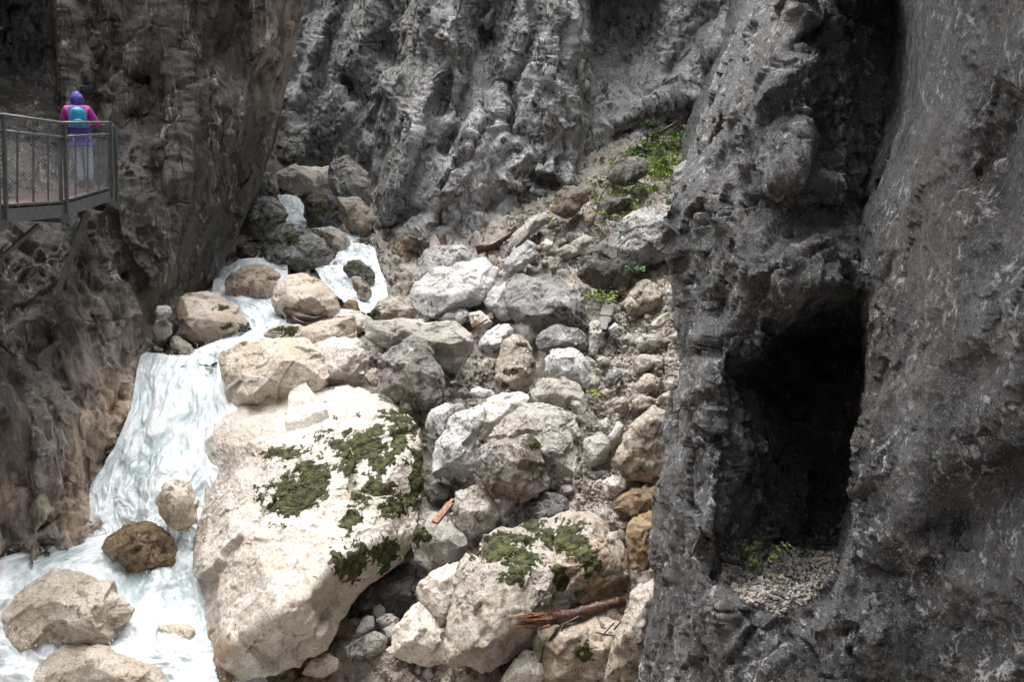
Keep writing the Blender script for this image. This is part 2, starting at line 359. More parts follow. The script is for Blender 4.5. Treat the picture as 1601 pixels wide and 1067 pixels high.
# back cliff
BP = [-110, -35, 60, 130, 200, 260, 330, 400, 470, 560]
BX = [380, 450, 500, 560, 606, 640, 700, 738, 756, 800, 835, 880, 908, 925, 1000, 1045, 1110, 1190, 1290]
BR = [
 [34,33,31,28,26,23.2,22.2,25.0,26.0,22.8,22,21.6,21.8,23.6,24.6,26,24.6,24.2,23.8],
 [34,33,31,28,26,23.2,22.2,25.0,26.0,22.8,22,21.6,21.8,27.6,28,26,24.6,24.2,23.8],
 [33,32,30.4,27.4,26,22.4,21.6,24.0,25.2,21.8,21.4,21,21.1,26.4,26.6,24.4,24,23.8,23.4],
 [32,31,29.6,27.6,25,22,21.4,21.8,23.6,21.3,21,20.7,20.8,24.0,24.2,23.7,23.6,23.5,23.2],
 [30.5,29.8,28.6,27.0,24.2,21.5,21,20.9,21.4,20.7,20.5,20.4,20.5,22.2,22.8,23.1,23.4,23.5,23.2],
 [29,28.6,27.8,26.6,23.4,21.2,20.6,20.3,20.3,20.2,20.0,20,20.1,21.2,22,22.6,23,23.2,23],
 [28,27.6,27,25.2,22.2,20.6,20,19.7,19.6,19.6,19.5,19.6,19.8,20.6,21.4,22,22.6,23,23],
 [27,26.6,25.8,23.2,20.4,19.4,19.0,18.9,18.8,19,19.1,19.4,19.8,20.6,21.4,22,22.6,23,23],
 [25.5,25,24,21.6,19.2,18.5,18.4,18.5,18.6,18.9,19.1,19.4,19.8,20.6,21.4,22,22.6,23,23],
 [24,23.6,22.6,20.8,19,18.4,18.4,18.5,18.6,18.9,19.1,19.4,19.8,20.6,21.4,22,22.6,23,23]]
def ss_(x, py):
    a = min(1, max(0, (py-255)/60)); b = min(1, max(0, (600-x)/60)); return 4.5*a*b
SHX = [30, 22, 14, 4, -6, -12, -14, -12, -8, -4]
BR = [[Y+(ss_(x, py)) for x, Y in zip(BX, r)] for py, r in zip(BP, BR)]
rows = [[(x+(s if 480 < x < 900 else 0), py, Y) for x, Y in zip(BX, r)] for py, r, s in zip(BP, BR, SHX)]
def disp_back(p):
    sh = p@np.array([[1, 0, .45], [0, 1, 0], [-.45, 0, 1]])
    a = fbm(sh*np.array([.5, .5, .14]), 3, .45)*.38
    w = fbm(p*1.2, 3)[:, None]
    fv, fe = facet(sh*np.array([.8, .8, .4])+w*.3)
    fv2, fe2 = facet(sh*np.array([2.3, 2.3, 1.4])+w*.4); fv3, _ = facet(p*6+w)
    return a+(1-fbm(sh*np.array([.75, .75, .16])+8, 3, .45, True))*.17+fv*.30+fv2*.13+fv3*.06+fbm(p*4, 4, .6)*.035-(1-ss(fe2, 0, .1))*.04
def stain_back(p):
    px, py = PX(p); return ss(py, 330, 420)*(1-ss(px, 640, 720))*.8
cliff('cliff_back', rows, 520, 380, 3, disp_back, M['cliff_back'], stain_back, [(3, 0, 1.0), (6, 0, 3), (9, 0, 6)], gk=5.5, ochref=lambda p: (lambda x, y: ss(y, 350, 400)*(1-ss(x, 660, 720))+ss(y, 270, 320)*(1-ss(x, 520, 560)))(*PX(p)), gr=[
      ([(744, -100), (750, 60), (744, 130), (718, 200), (696, 240)], 13, 2.4), ([(655, -80), (641, 60), (636, 120), (620, 190), (600, 250), (582, 330)], 12, 1.5),
      ([(604, 75), (612, 95)], 17, 1.6), ([(540, 130), (560, 150)], 14, 1.3), ([(560, -60), (540, 40), (500, 120), (480, 180)], 18, .9), ([(500, -60), (485, 50), (460, 130)], 18, .6), ([(596, 160), (585, 230), (560, 300)], 13, 1.3),
      ([(690, 90), (695, 165)], 16, 1.0), ([(838, -60), (832, 60), (806, 130), (798, 210)], 10, .9), ([(905, -60), (903, 60), (903, 120), (918, 180), (914, 280)], 8, 1.0),
      ([(705, 30), (690, 110), (650, 200), (625, 290)], 16, -.9), ([(800, -60), (780, 80), (740, 180), (690, 280), (650, 370)], 22, -.8), ([(875, -50), (870, 90), (880, 200)], 18, -.6),
      ([(735, 250), (700, 300), (690, 350)], 9, .6), ([(660, 330), (610, 355), (590, 390)], 11, .9), ([(830, 270), (870, 290), (900, 300)], 7, .6), ([(790, 280), (840, 270)], 9, -.5), ([(760, 330), (800, 300)], 7, .5),
      ([(640, 400), (625, 440)], 9, .5), ([(1110, 20), (1085, 70), (1050, 110)], 14, .6), ([(1150, 30), (1110, 90)], 12, -.5), ([(960, 190), (1010, 165), (1080, 150)], 8, -.5), ([(960, 215), (1040, 190)], 8, .5)])

# right cliff with its grotto and gravel ledge
RP = [-80, 60, 180, 300, 390, 440, 490, 540, 590, 700, 790, 848, 872, 905, 950, 1080, 1250]
RR = [
 [(1150,26),(1245,15),(1200,10.4),(1225,9.6),(1250,9.0),(1275,8.6),(1305,8.3),(1345,8.8),(1388,9.1),(1412,7.7),(1450,6.6),(1505,5.8),(1600,4.9),(1800,3.9)],
 [(1110,26),(1195,14),(1150,10),(1172,9.2),(1200,8.7),(1232,8.2),(1278,8.0),(1332,8.5),(1395,9.1),(1418,7.5),(1450,6.4),(1510,5.6),(1600,4.8),(1800,3.8)],
 [(1070,24),(1145,14),(1099,9.6),(1125,8.9),(1160,8.3),(1200,7.9),(1250,7.5),(1320,8.0),(1388,8.6),(1413,7.3),(1445,6.2),(1510,5.5),(1600,4.7),(1800,3.8)],
 [(1040,22),(1104,13),(1060,9.3),(1095,8.5),(1140,7.9),(1190,7.4),(1250,7.0),(1305,7.5),(1352,8.1),(1374,7.1),(1420,6.1),(1500,5.4),(1600,4.65),(1800,3.8)],
 [(1030,20),(1098,13),(1054,9.0),(1090,8.3),(1140,7.6),(1190,7.05),(1250,6.7),(1305,6.7),(1342,7.2),(1365,6.5),(1420,5.9),(1500,5.3),(1600,4.6),(1800,3.8)],
 [(1030,19),(1105,13),(1061,8.9),(1095,8.2),(1140,7.4),(1195,6.7),(1255,6.3),(1305,6.2),(1345,6.8),(1363,6.2),(1420,5.8),(1500,5.2),(1600,4.55),(1800,3.8)],
 [(1030,18),(1115,12.5),(1072,8.8),(1100,8.1),(1140,7.4),(1190,6.9),(1245,6.9),(1285,8.7),(1347,9.0),(1361,6.05),(1420,5.7),(1500,5.15),(1600,4.5),(1800,3.8)],
 [(1030,17.5),(1110,12.4),(1068,8.75),(1095,8.05),(1134,7.4),(1188,7.0),(1222,9.2),(1285,9.8),(1347,9.6),(1361,6.0),(1425,5.6),(1500,5.12),(1600,4.5),(1800,3.8)],
 [(1030,17),(1106,12.3),(1063,8.7),(1090,8.0),(1124,7.3),(1148,8.3),(1240,9.3),(1305,9.3),(1347,8.9),(1360,5.9),(1430,5.5),(1500,5.1),(1600,4.5),(1800,3.8)],
 [(1010,16),(1088,12),(1045,8.4),(1075,7.6),(1125,7.1),(1190,7.6),(1240,8.7),(1298,9.1),(1338,8.7),(1353,5.7),(1430,5.3),(1500,5.0),(1600,4.5),(1800,3.8)],
 [(1000,15),(1074,11.5),(1032,8.2),(1065,7.4),(1108,6.8),(1172,7.4),(1238,8.1),(1292,8.9),(1328,8.4),(1346,5.6),(1430,5.2),(1500,4.95),(1600,4.45),(1800,3.8)],
 [(1000,14),(1070,11),(1028,8.1),(1060,7.3),(1102,6.65),(1146,7.2),(1215,7.7),(1282,8.1),(1318,7.6),(1336,5.55),(1430,5.1),(1500,4.9),(1600,4.4),(1800,3.8)],
 [(1000,14),(1070,11),(1028,8.1),(1060,7.2),(1100,6.6),(1136,7.0),(1205,7.5),(1265,7.4),(1310,6.9),(1332,5.5),(1430,5.1),(1500,4.9),(1600,4.4),(1800,3.8)],
 [(1000,13.5),(1068,10.8),(1027,8.0),(1060,7.1),(1097,6.45),(1132,6.5),(1200,6.8),(1258,6.7),(1300,6.3),(1325,5.4),(1430,5.05),(1500,4.85),(1600,4.4),(1800,3.8)],
 [(1000,13),(1068,10.5),(1027,7.9),(1060,7.0),(1092,6.35),(1138,6.05),(1200,6.0),(1250,5.9),(1285,5.7),(1318,5.3),(1430,5.0),(1500,4.8),(1600,4.35),(1800,3.7)],
 [(980,12),(1050,10),(1008,7.7),(1045,6.9),(1088,6.2),(1138,5.8),(1200,5.5),(1250,5.35),(1290,5.25),(1330,5.1),(1430,4.9),(1500,4.7),(1600,4.3),(1800,3.7)],
 [(940,12),(1010,10),(970,7.5),(1010,6.7),(1060,6),(1110,5.6),(1180,5.3),(1240,5.1),(1290,5.0),(1330,4.9),(1430,4.7),(1500,4.5),(1600,4.1),(1800,3.5)]]
def disp_right(p):
    px, py = PX(p)
    sm = ss(px, 1340, 1420); sm = np.where(p[:, 1] < 3, 1, sm)
    sh = p@np.array([[1, 0, .3], [0, 1, 0], [-.3, 0, 1]])
    a = fbm(sh*np.array([.8, .8, .4]), 3, .45)*.20
    r = (1-fbm((p@np.array([[1, 0, .75], [0, 1, 0], [-.75, 0, 1]]))*np.array([1.3, 1.3, .35])+5, 3, .45, True))*.10*(1-.6*sm)
    fv, fe = facet(sh*np.array([2.0, 2.0, 1.3])+fbm(p*1.8, 3)[:, None]*.22)
    fv2, fe2 = facet(sh*np.array([6.5, 6.5, 4.5])+fbm(p*4, 2)[:, None]*.2); fv3, _ = facet(p*17+2)
    fine = fbm(p*7, 4, .6)*.014+fbm(p*1.5+3, 3)*.05*sm
    return a+r+(fv*.24-(1-ss(fe, 0, .08))*.03)*(1-.85*sm)+fv2*.08*(1-.8*sm)+fv3*.022*(1-.6*sm)+fine
def stain_right(p):
    return np.clip(fbm(p*.9+30, 3), 0, 1)*.12
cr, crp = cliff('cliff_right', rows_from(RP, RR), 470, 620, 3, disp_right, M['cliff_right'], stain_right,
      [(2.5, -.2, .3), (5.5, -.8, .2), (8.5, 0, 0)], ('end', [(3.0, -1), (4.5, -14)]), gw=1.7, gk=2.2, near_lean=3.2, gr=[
      ([(1076, 300), (1080, 400), (1088, 480)], 7, .6), ([(1152, 240), (1157, 320), (1150, 400)], 7, .35), ([(1290, -60), (1275, 60), (1300, 150), (1290, 230)], 10, .5),
      ([(1130, 200), (1120, 260)], 12, .35), ([(1640, 720), (1560, 775), (1490, 815)], 34, .22), ([(1230, 100), (1215, 200), (1225, 290)], 20, -.3),
      ([(1180, 330), (1250, 310), (1300, 330)], 12, .3), ([(1290, 365), (1230, 395), (1180, 420)], 12, -.25), ([(1060, 640), (1070, 700)], 10, .3), ([(1090, 700), (1120, 760), (1100, 830)], 14, -.25), ([(1080, 620), (1120, 600)], 10, -.2),
      ([(1500, 330), (1540, 420), (1530, 520)], 22, -.15), ([(1450, 600), (1480, 700), (1430, 800)], 30, -.15), ([(1400, 900), (1470, 960), (1560, 1000)], 26, .15), ([(1590, 180), (1560, 300)], 30, .2)])

# unseen wall added across the gorge to block light from behind the viewer
P = np.array([[(-14+28*u, -14-1.5*math.sin(u*5), -9+22*v) for u in np.linspace(0, 1, 60)] for v in np.linspace(1, 0, 60)])
p = P.reshape(-1, 3); p = p+np.array([0, 1, 0])*(fbm(p*np.array([.3, .3, .15]), 4)*1.6)[:, None]
o = link('unseen_wall_behind', mesh_np('unseen_wall_behind', p, gridfaces(60, 60), M['cliff_back'], True, {'stain': p[:, 0]*0})); o['kind'] = 'structure'

# ------------------------------------------------------------------ ground distance map and ground sheet
GC = np.array([(-100,950,9.2),(0,930,9.4),(150,860,11),(200,750,12),(230,600,13.8),(240,540,14.8),(340,460,17.3),(380,400,19.3),(400,330,22.5),(440,300,26),(480,290,28),
 (600,440,18.5),(560,400,20),(500,350,23),(430,500,15.6),(450,560,14),(350,640,13),(560,590,13.5),(600,530,15),(700,480,16.3),(700,400,18),
 (780,390,18.2),(860,330,19),(920,280,20),(1000,220,22),(1090,165,24),(1060,300,19),(1000,400,16.5),(1060,450,15),(900,500,15.2),(1000,550,13.6),
 (1050,600,12.4),(900,650,12.3),(1000,700,11.5),(800,620,13),(700,680,12.2),(660,760,11.5),(750,800,11),(900,780,10.9),(1000,800,10.3),(600,900,10.5),
 (680,950,9.9),(800,950,9.8),(950,900,9.6),(1000,1000,8.8),(900,1067,8.6),(700,1067,9),(550,1050,9.3),(400,1067,9.2),(300,1067,8.9),(0,1067,8.5),
 (300,900,10.4),(330,1000,9.6),(1200,160,25),(1200,600,12),(1200,1067,8),(500,1200,8),(1000,1200,7.8),(0,1200,7.9),(-150,1100,8.3)], float)
def _k(a, b):
    d = np.hypot(a[:, None, 0]-b[None, :, 0], a[:, None, 1]-b[None, :, 1])/100; return d
_s = GC[:, 2]; _A = _k(GC, GC)+np.eye(len(GC))*-.02
_A = np.block([[_A, np.ones((len(GC), 1)), GC[:, :2]/100], [np.ones((1, len(GC))), np.zeros((1, 3))], [GC[:, :2].T/100, np.zeros((2, 3))]])
_w = np.linalg.solve(_A, np.concatenate([np.log(_s), [0, 0, 0]]))
def GY(px, py):
    q = np.stack([np.atleast_1d(px).astype(float), np.atleast_1d(py).astype(float)], 1)
    o = np.exp(np.concatenate([_k(q, GC), np.ones((len(q), 1)), q/100], 1)@_w)
    return o
gx, gy = np.meshgrid(np.arange(-160, 1240, 3.0), np.arange(150, 1230, 3.0))
Yg = GY(gx.ravel(), gy.ravel()).reshape(gx.shape)
Pg = W(gx, gy, Yg); Pg[..., 2] -= .12+.30*ss(gx, 560, 640)*(1-ss(gx, 850, 900))*ss(gy, 450, 500)*(1-ss(gy, 980, 1010))+.45*np.exp(-((gx-590)/70)**2-((gy-900)/60)**2)
Nn = gnormal(blur(Pg, 4)); p = Pg.reshape(-1, 3); n = Nn.reshape(-1, 3)
n[n[:, 2] < 0] *= -1
fv, fe = facet(p*3.2); fv2, fe2 = facet(p*8)
inwater = ss(-gx.ravel(), -330, -250)+ss(gy.ravel(), 1000, 1060)*ss(-gx.ravel(), -620, -560)
d = fbm(p*1.0, 4)*.16+fv*.20+fv2*.08+fbm(p*7, 3, .6)*.03
p = p+n*(d*(1-.5*np.clip(inwater, 0, 1)))[:, None]; p[:, 2] -= .25*np.clip(inwater, 0, 1)
gf = gridfaces(*gx.shape)
o = link('ground', mesh_np('ground', p, gf, M['rubble'], True, {'stain': ss(gy.ravel(), 860, 1000)*.5+.12*np.clip(inwater, 0, 1)})); o['kind'] = 'structure'
# broad valley floor sheet that carries the gorge out of the frame on all sides, well below everything
P = np.array([[(x, y, -8.6 if y < 9 else -8.6+(y-9)*.30) for x in np.linspace(-40, 40, 30)] for y in np.linspace(-40, 60, 40)])
o = link('valley_floor', mesh_np('valley_floor', P.reshape(-1, 3), gridfaces(40, 30)[:, ::-1], M['rubble'], True, {'stain': np.zeros(1200)})); o['kind'] = 'structure'

# ------------------------------------------------------------------ boulders traced from the photograph
CROP = {'A': (180, 250, 3.3333), 'B': (550, 350, 2.963), 'C': (0, 540, 2.025), 'D': (500, 600, 2.285), 'E': (780, 130, 3.05), 'F': (880, 480, 3.555), 'P': (0, 0, 1.0)}
def to_px(crop, pts):
    ox, oy, s = CROP[crop]; a = np.array(pts, float); a[:, 0] = ox+a[:, 0]/s; a[:, 1] = oy+a[:, 1]/s; return a
ROCKS = []
def rock(label, kind, crop, outline, ridge=None, dY=0.0, th=1.0, seed=0, moss=(), stain=0.0, cuts=12, name='boulder', rough=1.0, cat='boulder', group=None, lean=.35, level=None, lap_k=3, stainmap=None):
    rs = np.random.default_rng(len(ROCKS)*13+seed+5)
    O = to_px(crop, outline); n = len(O)
    x, y = O[:, 0], O[:, 1]
    if np.dot(x, np.roll(y, 1))-np.dot(y, np.roll(x, 1)) < 0: O = O[::-1]; x, y = O[:, 0], O[:, 1]
    area = abs(np.dot(x, np.roll(y, 1))-np.dot(y, np.roll(x, 1)))/2
    cpx = O.mean(0)*.5+np.array([(x.max()+x.min())/2, (y.max()+y.min())/2])*.5
    spx = math.sqrt(area)
    by = y.max(); Yb = float(GY(cpx[0], by)[0])+dY
    base = W(cpx[0], by, Yb); D0 = float(base@FW)
    s = spx*D0/FPX; Dc = D0+.28*s*th
    def cam(px, py, h):       # camera space; h towards the viewer, in rock sizes
        D = Dc+lean*(cpx[1]-py)/FPX*Dc-h*s
        return ((px-CX)/FPX*D, (CY-py)/FPX*D, -D)
    fr = []
    if ridge: fr = [(*to_px(crop, [(a, b)])[0], h) for a, b, h in ridge]
    else:
        for k in range(5):
            an = k*2*math.pi/5+rs.random(); i = int((an/(2*math.pi))*n) % n
            q = cpx+(O[i]-cpx)*rs.uniform(.42, .68); fr.append((q[0], q[1], rs.uniform(.24, .42)*th))
        fr.append((cpx[0]+rs.normal()*spx*.06, cpx[1]+rs.normal()*spx*.06, rs.uniform(.34, .46)*th))
    V2 = [Vector((a, -b)) for a, b in O]+[Vector((a, -b)) for a, b, _ in fr]
    res = delaunay_2d_cdt(V2, [(i, (i+1) % n) for i in range(n)], [], 1, 1e-4)
    vo, fo = res[0], res[2]; orig = res[3]
    H = [0]*n+[h for _, _, h in fr]
    V = [cam(v.x, -v.y, (H[orig[i][0]] if orig[i] else .2)) for i, v in enumerate(vo)]
    T = [tuple(f) for f in fo if len(f) == 3]
    b0 = len(V); inner = []
    for i in range(n):
        q = cpx+(O[i]-cpx)*.62; V.append(cam(O[i][0], O[i][1], 0)); V.append(cam(q[0], q[1], -.42*th))
    V.append(cam(cpx[0], cpx[1], -.5*th)); ce = len(V)-1
    for i in range(n):
        a, b = b0+2*i, b0+2*((i+1) % n)
        T += [(a, b, a+1), (b, b+1, a+1), (a+1, b+1, ce)]
    V = np.array(V); T = np.array(T)
    c = np.array(cam(cpx[0], cpx[1], 0.0)); ext = (V.max(0)-V.min(0))/2
    if level is None: level = 4 if spx < 52 else 5 if spx < 125 else 6
    iv, f, e = getico(level)
    Q = (V-c)/ext; best = np.zeros(len(iv))
    for t in T:
        a, b, cc = Q[t]; e1, e2 = b-a, cc-a; h = np.cross(iv, e2); det = h@e1
        ok = np.abs(det) > 1e-9; inv = np.where(ok, 1/np.where(ok, det, 1), 0)
        sv = -a; u = (h@sv)*inv; q = np.cross(sv, e1); v = (iv@q)*inv; tt = (e2@q)*inv
        hit = ok & (u >= -2e-3) & (v >= -2e-3) & (u+v <= 1.004) & (tt > 0)
        best = np.where(hit & (tt > best), tt, best)
    best[best == 0] = np.median(best)
    v = iv*best[:, None]*ext
    v = lap(v, e, max(1, lap_k-1)+(level-4))
    for k in range(cuts+6):
        nn = rs.normal(size=3); nn[2] = nn[2]*1.2+(.5 if k % 2 else 0); nn /= np.linalg.norm(nn)
        pr = v@nn; lim = pr.max()*rs.uniform(.78, .96) if nn[2] > .35 else pr.max()*rs.uniform(.93, .985)
        ex = np.maximum(pr-lim, 0); v = v-ex[:, None]*nn
    nrm = vnormals(v, f); off = rs.random(3)*90
    q = v/s
    fv, fe = facet(q*2.6+off+fbm(q*3, 2)[:, None]*.2)
    d = fbm(q*1.7+off, 3)*.03*s+fv*.065*s
    fv2, fe2 = facet(v*4.5+off+fbm(v*3, 2)[:, None]*.3); fv3, _ = facet(v*12+off)
    rg = fbm(v*2.4+off, 3, .5, True)
    d += (fv2*.034+fv3*.014+fbm(v*6+off, 4, .6)*.012-(1.1-rg)*.018*0)*min(1, s*1.1)*rough*(.45 if kind == 'river' else .85)
    v = v+nrm*d[:, None]
    P = (v+c)@np.stack([RT, UP, -FW]) 
    loc = P[np.argmin(P[:, 2])].copy(); loc[:2] = P[:, :2].mean(0)
    px, py = PX(P); N = vnormals(P, f)
    st = np.full(len(P), float(stain))
    if stainmap is not None: st = np.clip(st+stainmap(px, py), 0, 1)
    st = st*(.6+.8*ss(-(P[:, 2]-loc[2])/max(1e-6, np.ptp(P[:, 2])), -1, 0))
    ob = link(name, mesh_np(name, P-loc, f, M[kind], True, {'stain': st}), None, loc)
    tag(ob, label, cat, group)
    me_ = ob.data
    if moss:
        m = np.full(len(P), -9.0)
        for (mx, my, rx, ry) in moss:
            a = to_px(crop, [(mx, my)])[0]; k = CROP[crop][2]
            m = np.maximum(m, 1-np.hypot((px-a[0])/(rx/k), (py-a[1])/(ry/k)))
        m = m+fbm(P*4.0+off, 5, .78)*.66-.19
        m[(N*P).sum(1) > 0] = -1
        at = me_.attributes.new('moss', 'FLOAT', 'POINT'); at.data.foreach_set('value', ss(m, -.35, .05).astype(np.float32))
        m = m-.08
        F = f[(m[f] > 0).all(1)]
        if len(F) > 4:
            uq, inv = np.unique(F, return_inverse=True)
            mv = P[uq]+N[uq]*(.002+np.clip(m[uq], 0, .3)[:, None]*.035+ (np.abs(fbm(P[uq]*20, 3, .7))*.009)[:, None])
            link('moss', mesh_np('moss', mv-loc, inv.reshape(-1, 3), M['moss']), ob)['kind'] = 'stuff'
    ROCKS.append(ob)
    return ob

# the great boulder
rock('huge cream white boulder splashed with dark green moss beside the waterfall', 'cream', 'P',
 [(303,820),(306,745),(313,690),(325,655),(355,635),(395,630),(425,622),(445,603),(495,593),(545,588),(590,604),(630,630),(660,650),(668,690),(663,770),(650,835),(610,885),(560,925),(520,975),(512,1015),(485,1038),(430,1052),(370,1056),(345,1040),(320,990),(305,920)],
 [(340,700,.10),(330,900,.16),(360,1010,.16),(420,700,.26),(400,860,.33),(500,660,.18),(570,660,.16),(520,760,.33),(600,760,.27),(640,700,.12),(600,840,.20),(520,880,.36),(440,960,.36),(500,985,.26),(480,930,.38)],
 dY=.5, th=1.0, level=7, cuts=-2, lean=.75, rough=1.15, lap_k=9, stainmap=lambda x, y: ss(x-y*.45, 130, 250)*ss(y, 830, 960)*.55+ss(y, 940, 1040)*ss(-x, -400, -320)*1.0+.10,
 moss=[(575,700,62,34),(545,715,30,30),(632,657,38,26),(485,745,30,32),(445,780,34,34),(440,708,34,14),(585,768,38,20),(622,790,30,20),(650,755,16,22),(598,870,26,26),(550,885,34,24),(548,820,16,22),(655,720,12,18),(480,770,30,26)])

rock('rounded brown and white boulder with moss on its right end beside the left cliff', 'river', 'A', [(290,760),(340,700),(420,680),(530,700),(640,760),(700,830),(735,890),(735,935),(640,955),(560,975),(450,985),(380,950),(320,900),(290,830)], moss=[(685,905,70,52),(580,870,40,18),(560,770,50,16)], stain=.15)
rock('small white stone perched above two grey stones by the left cliff', 'white', 'A', [(210,770),(250,750),(295,765),(300,800),(275,835),(230,835),(208,810)], dY=-1.5, name='stone', cat='stone')
rock('round grey stone directly below the small white stone by the left cliff', 'pale', 'A', [(200,840),(250,825),(300,860),(305,910),(270,945),(215,930),(195,890)], dY=-.6, name='stone', cat='stone')
rock('smooth brown stone under the left end of the rounded mossy boulder', 'tan', 'A', [(285,930),(320,915),(400,970),(430,1010),(390,1035),(320,1010),(280,975)], dY=-.1, name='stone', cat='stone')
rock('wet brown domed boulder with water running over it', 'tan', 'A', [(565,640),(600,590),(660,550),(740,535),(820,560),(870,600),(830,660),(800,735),(700,745),(620,720),(570,690)], stain=.5, cuts=6)
rock('broad tan boulder behind the dark driftwood root', 'river', 'A', [(790,680),(830,640),(900,590),(990,590),(1080,630),(1150,700),(1190,760),(1195,820),(1080,850),(1000,880),(900,870),(870,800),(830,790),(795,730)], dY=-.1, stain=.1)
rock('small rusty orange rock at the foot of the middle waterfall', 'ochre', 'A', [(1185,745),(1215,725),(1260,735),(1280,780),(1300,815),(1250,830),(1200,810)], dY=-.3, name='stone', cat='stone')
rock('dark mossy rock standing in the middle waterfall', 'dark', 'A', [(1180,560),(1210,525),(1270,520),(1340,555),(1365,600),(1360,650),(1320,670),(1260,630),(1200,610)], dY=-.2, moss=[(1260,550,50,22)], name='boulder')
rock('wet brown rock wedged below the dark mossy rock in the middle waterfall', 'tan', 'A', [(1225,610),(1270,605),(1320,640),(1340,690),(1325,750),(1280,735),(1240,670)], dY=-.25)
rock('large grey boulder with yellow green moss in the middle of the upper stream', 'grey', 'A', [(715,520),(750,440),(850,360),(910,310),(980,325),(1060,400),(1120,450),(1140,500),(1130,550),(1060,575),(940,585),(860,560),(780,530)], [(800,470,.1),(900,400,.22),(1000,430,.25),(940,510,.35),(1060,510,.25),(850,510,.25)], moss=[(920,410,45,28)])
rock('grey boulder left of the uppermost waterfall', 'grey', 'A', [(680,300),(700,240),(760,190),(830,190),(870,210),(900,290),(890,320),(820,370),(770,430),(680,420),(675,350)])
rock('dark grey boulder right of the uppermost waterfall', 'dark', 'A', [(985,200),(1040,165),(1095,150),(1140,190),(1180,260),(1200,340),(1150,370),(1070,375),(1000,330),(980,270)], moss=[(1080,240,40,40)])
rock('tan rock leaning on the right end of the large grey stream boulder', 'tan', 'A', [(1040,360),(1100,350),(1180,370),(1225,400),(1225,470),(1180,520),(1150,500),(1110,430)], dY=.3)
rock('small dark wet rock against the foot of the left cliff', 'dark', 'A', [(625,440),(670,420),(740,440),(760,470),(720,515),(640,510)])
rock('yellow green mossy rock below the second cascade', 'tan', 'A', [(1235,430),(1290,400),(1350,400),(1370,465),(1300,480),(1240,460)], moss=[(1300,420,40,22)], dY=.2, name='stone', cat='stone')
rock('flat pale tan slab awash at the stream bend', 'river', 'A', [(740,885),(850,860),(990,860),(1100,820),(1280,820),(1300,880),(1270,990),(1160,1020),(1000,960),(880,940),(760,920)], dY=-.1, moss=[(885,885,70,30)], th=.8)
rock('pale boulder with thin water sliding over it at the lip of the main waterfall', 'river', 'P', [(333,590),(345,555),(380,535),(440,525),(480,530),(505,560),(520,600),(480,625),(420,640),(365,640),(345,610)], dY=-.2, cuts=8)
rock('pale wet rock under the veil of water right of the lip', 'cream', 'P', [(470,545),(520,525),(560,530),(580,560),(575,600),(530,615),(480,610)], dY=.1)
rock('mottled brown rock at the foot of the back cliff below the middle waterfall', 'tan', 'B', [(65,425),(120,360),(200,335),(260,370),(340,420),(300,450),(150,450)], dY=.2, moss=[(110,410,40,22)])

rock('pale grey boulder leaning on the back cliff behind the large white boulder', 'white', 'B', [(275,240),(300,190),(350,120),(450,105),(510,85),(555,115),(585,160),(560,220),(420,280),(350,290),(285,275)], dY=.5)
rock('large smooth white boulder with a shaded brown right face', 'white', 'B', [(250,330),(290,270),(370,210),(480,190),(600,155),(660,165),(690,205),(660,270),(610,340),(560,395),(500,390),(400,430),(350,440),(280,395)], [(330,320,.22),(430,300,.34),(560,240,.20),(640,190,.06),(505,355,.42),(400,390,.30),(600,270,.20)], cuts=5, lap_k=2, lean=.9)
rock('white rock squeezed between the smooth white boulder and the big grey boulder', 'white', 'B', [(620,330),(650,300),(720,265),(760,340),(755,450),(690,458),(640,410),(612,370)], dY=.3)
rock('low white stone in front of the smooth white boulder', 'white', 'B', [(385,445),(430,395),(490,378),(545,400),(560,450),(480,470)], name='stone', cat='stone')
rock('white stone with a wood splinter beside it', 'cream', 'B', [(540,410),(590,395),(630,425),(660,465),(620,490),(550,470)], name='stone', cat='stone')
rock('big grey boulder with pale right shoulder balanced on smaller rocks', 'grey', 'B', [(690,310),(715,260),(770,220),(840,240),(900,225),(960,245),(1040,290),(1090,370),(1120,430),(1125,480),(1020,475),(900,485),(800,480),(745,445),(710,380)], [(780,290,.12),(850,330,.34),(960,370,.40),(1040,400,.34),(1080,440,.2),(900,420,.36),(780,400,.30),(920,270,.1),(1000,310,.12)], dY=-.3, cuts=6, lap_k=2, lean=.8)
rock('oblong grey rock lying right under the big grey boulder', 'grey', 'B', [(840,540),(880,490),(950,465),(1080,480),(1125,515),(1115,590),(1050,610),(950,590),(900,610),(850,585)], dY=-.2)
rock('narrow pale rock behind the right end of the oblong rock', 'pale', 'B', [(1095,465),(1140,430),(1165,490),(1155,555),(1130,620),(1100,600),(1105,500)], dY=.1)
rock('blocky grey and white rock with a flat cracked face', 'white', 'B', [(885,720),(900,620),(930,565),(1010,565),(1080,600),(1110,660),(1145,740),(1135,790),(1080,780),(960,740)], [(930,600,.28),(1020,610,.28),(1070,690,.3),(960,690,.34)], cuts=10)
rock('tall greenish tan rock standing upright between grey rocks', 'tan', 'B', [(665,760),(672,620),(700,545),(760,505),(820,545),(845,600),(855,700),(830,790),(700,790)], moss=[(740,690,30,18),(790,560,30,18),(710,745,20,15)])
rock('white and grey wedge leaning against the tall tan rock', 'white', 'B', [(570,570),(620,510),(690,460),(750,465),(760,510),(720,560),(680,640),(600,610)], dY=-.1)
rock('long pale slab with a dark undercut left end', 'pale', 'B', [(40,480),(70,450),(200,440),(400,450),(500,460),(560,490),(570,570),(540,650),(470,700),(400,680),(340,600),(250,560),(170,600),(120,615),(80,560)], [(90,480,.12),(250,485,.30),(330,550,.36),(450,555,.38),(480,480,.2),(170,545,.05),(470,630,.10),(380,460,.08),(540,540,.2)], dY=-.1, cuts=4, lap_k=1)
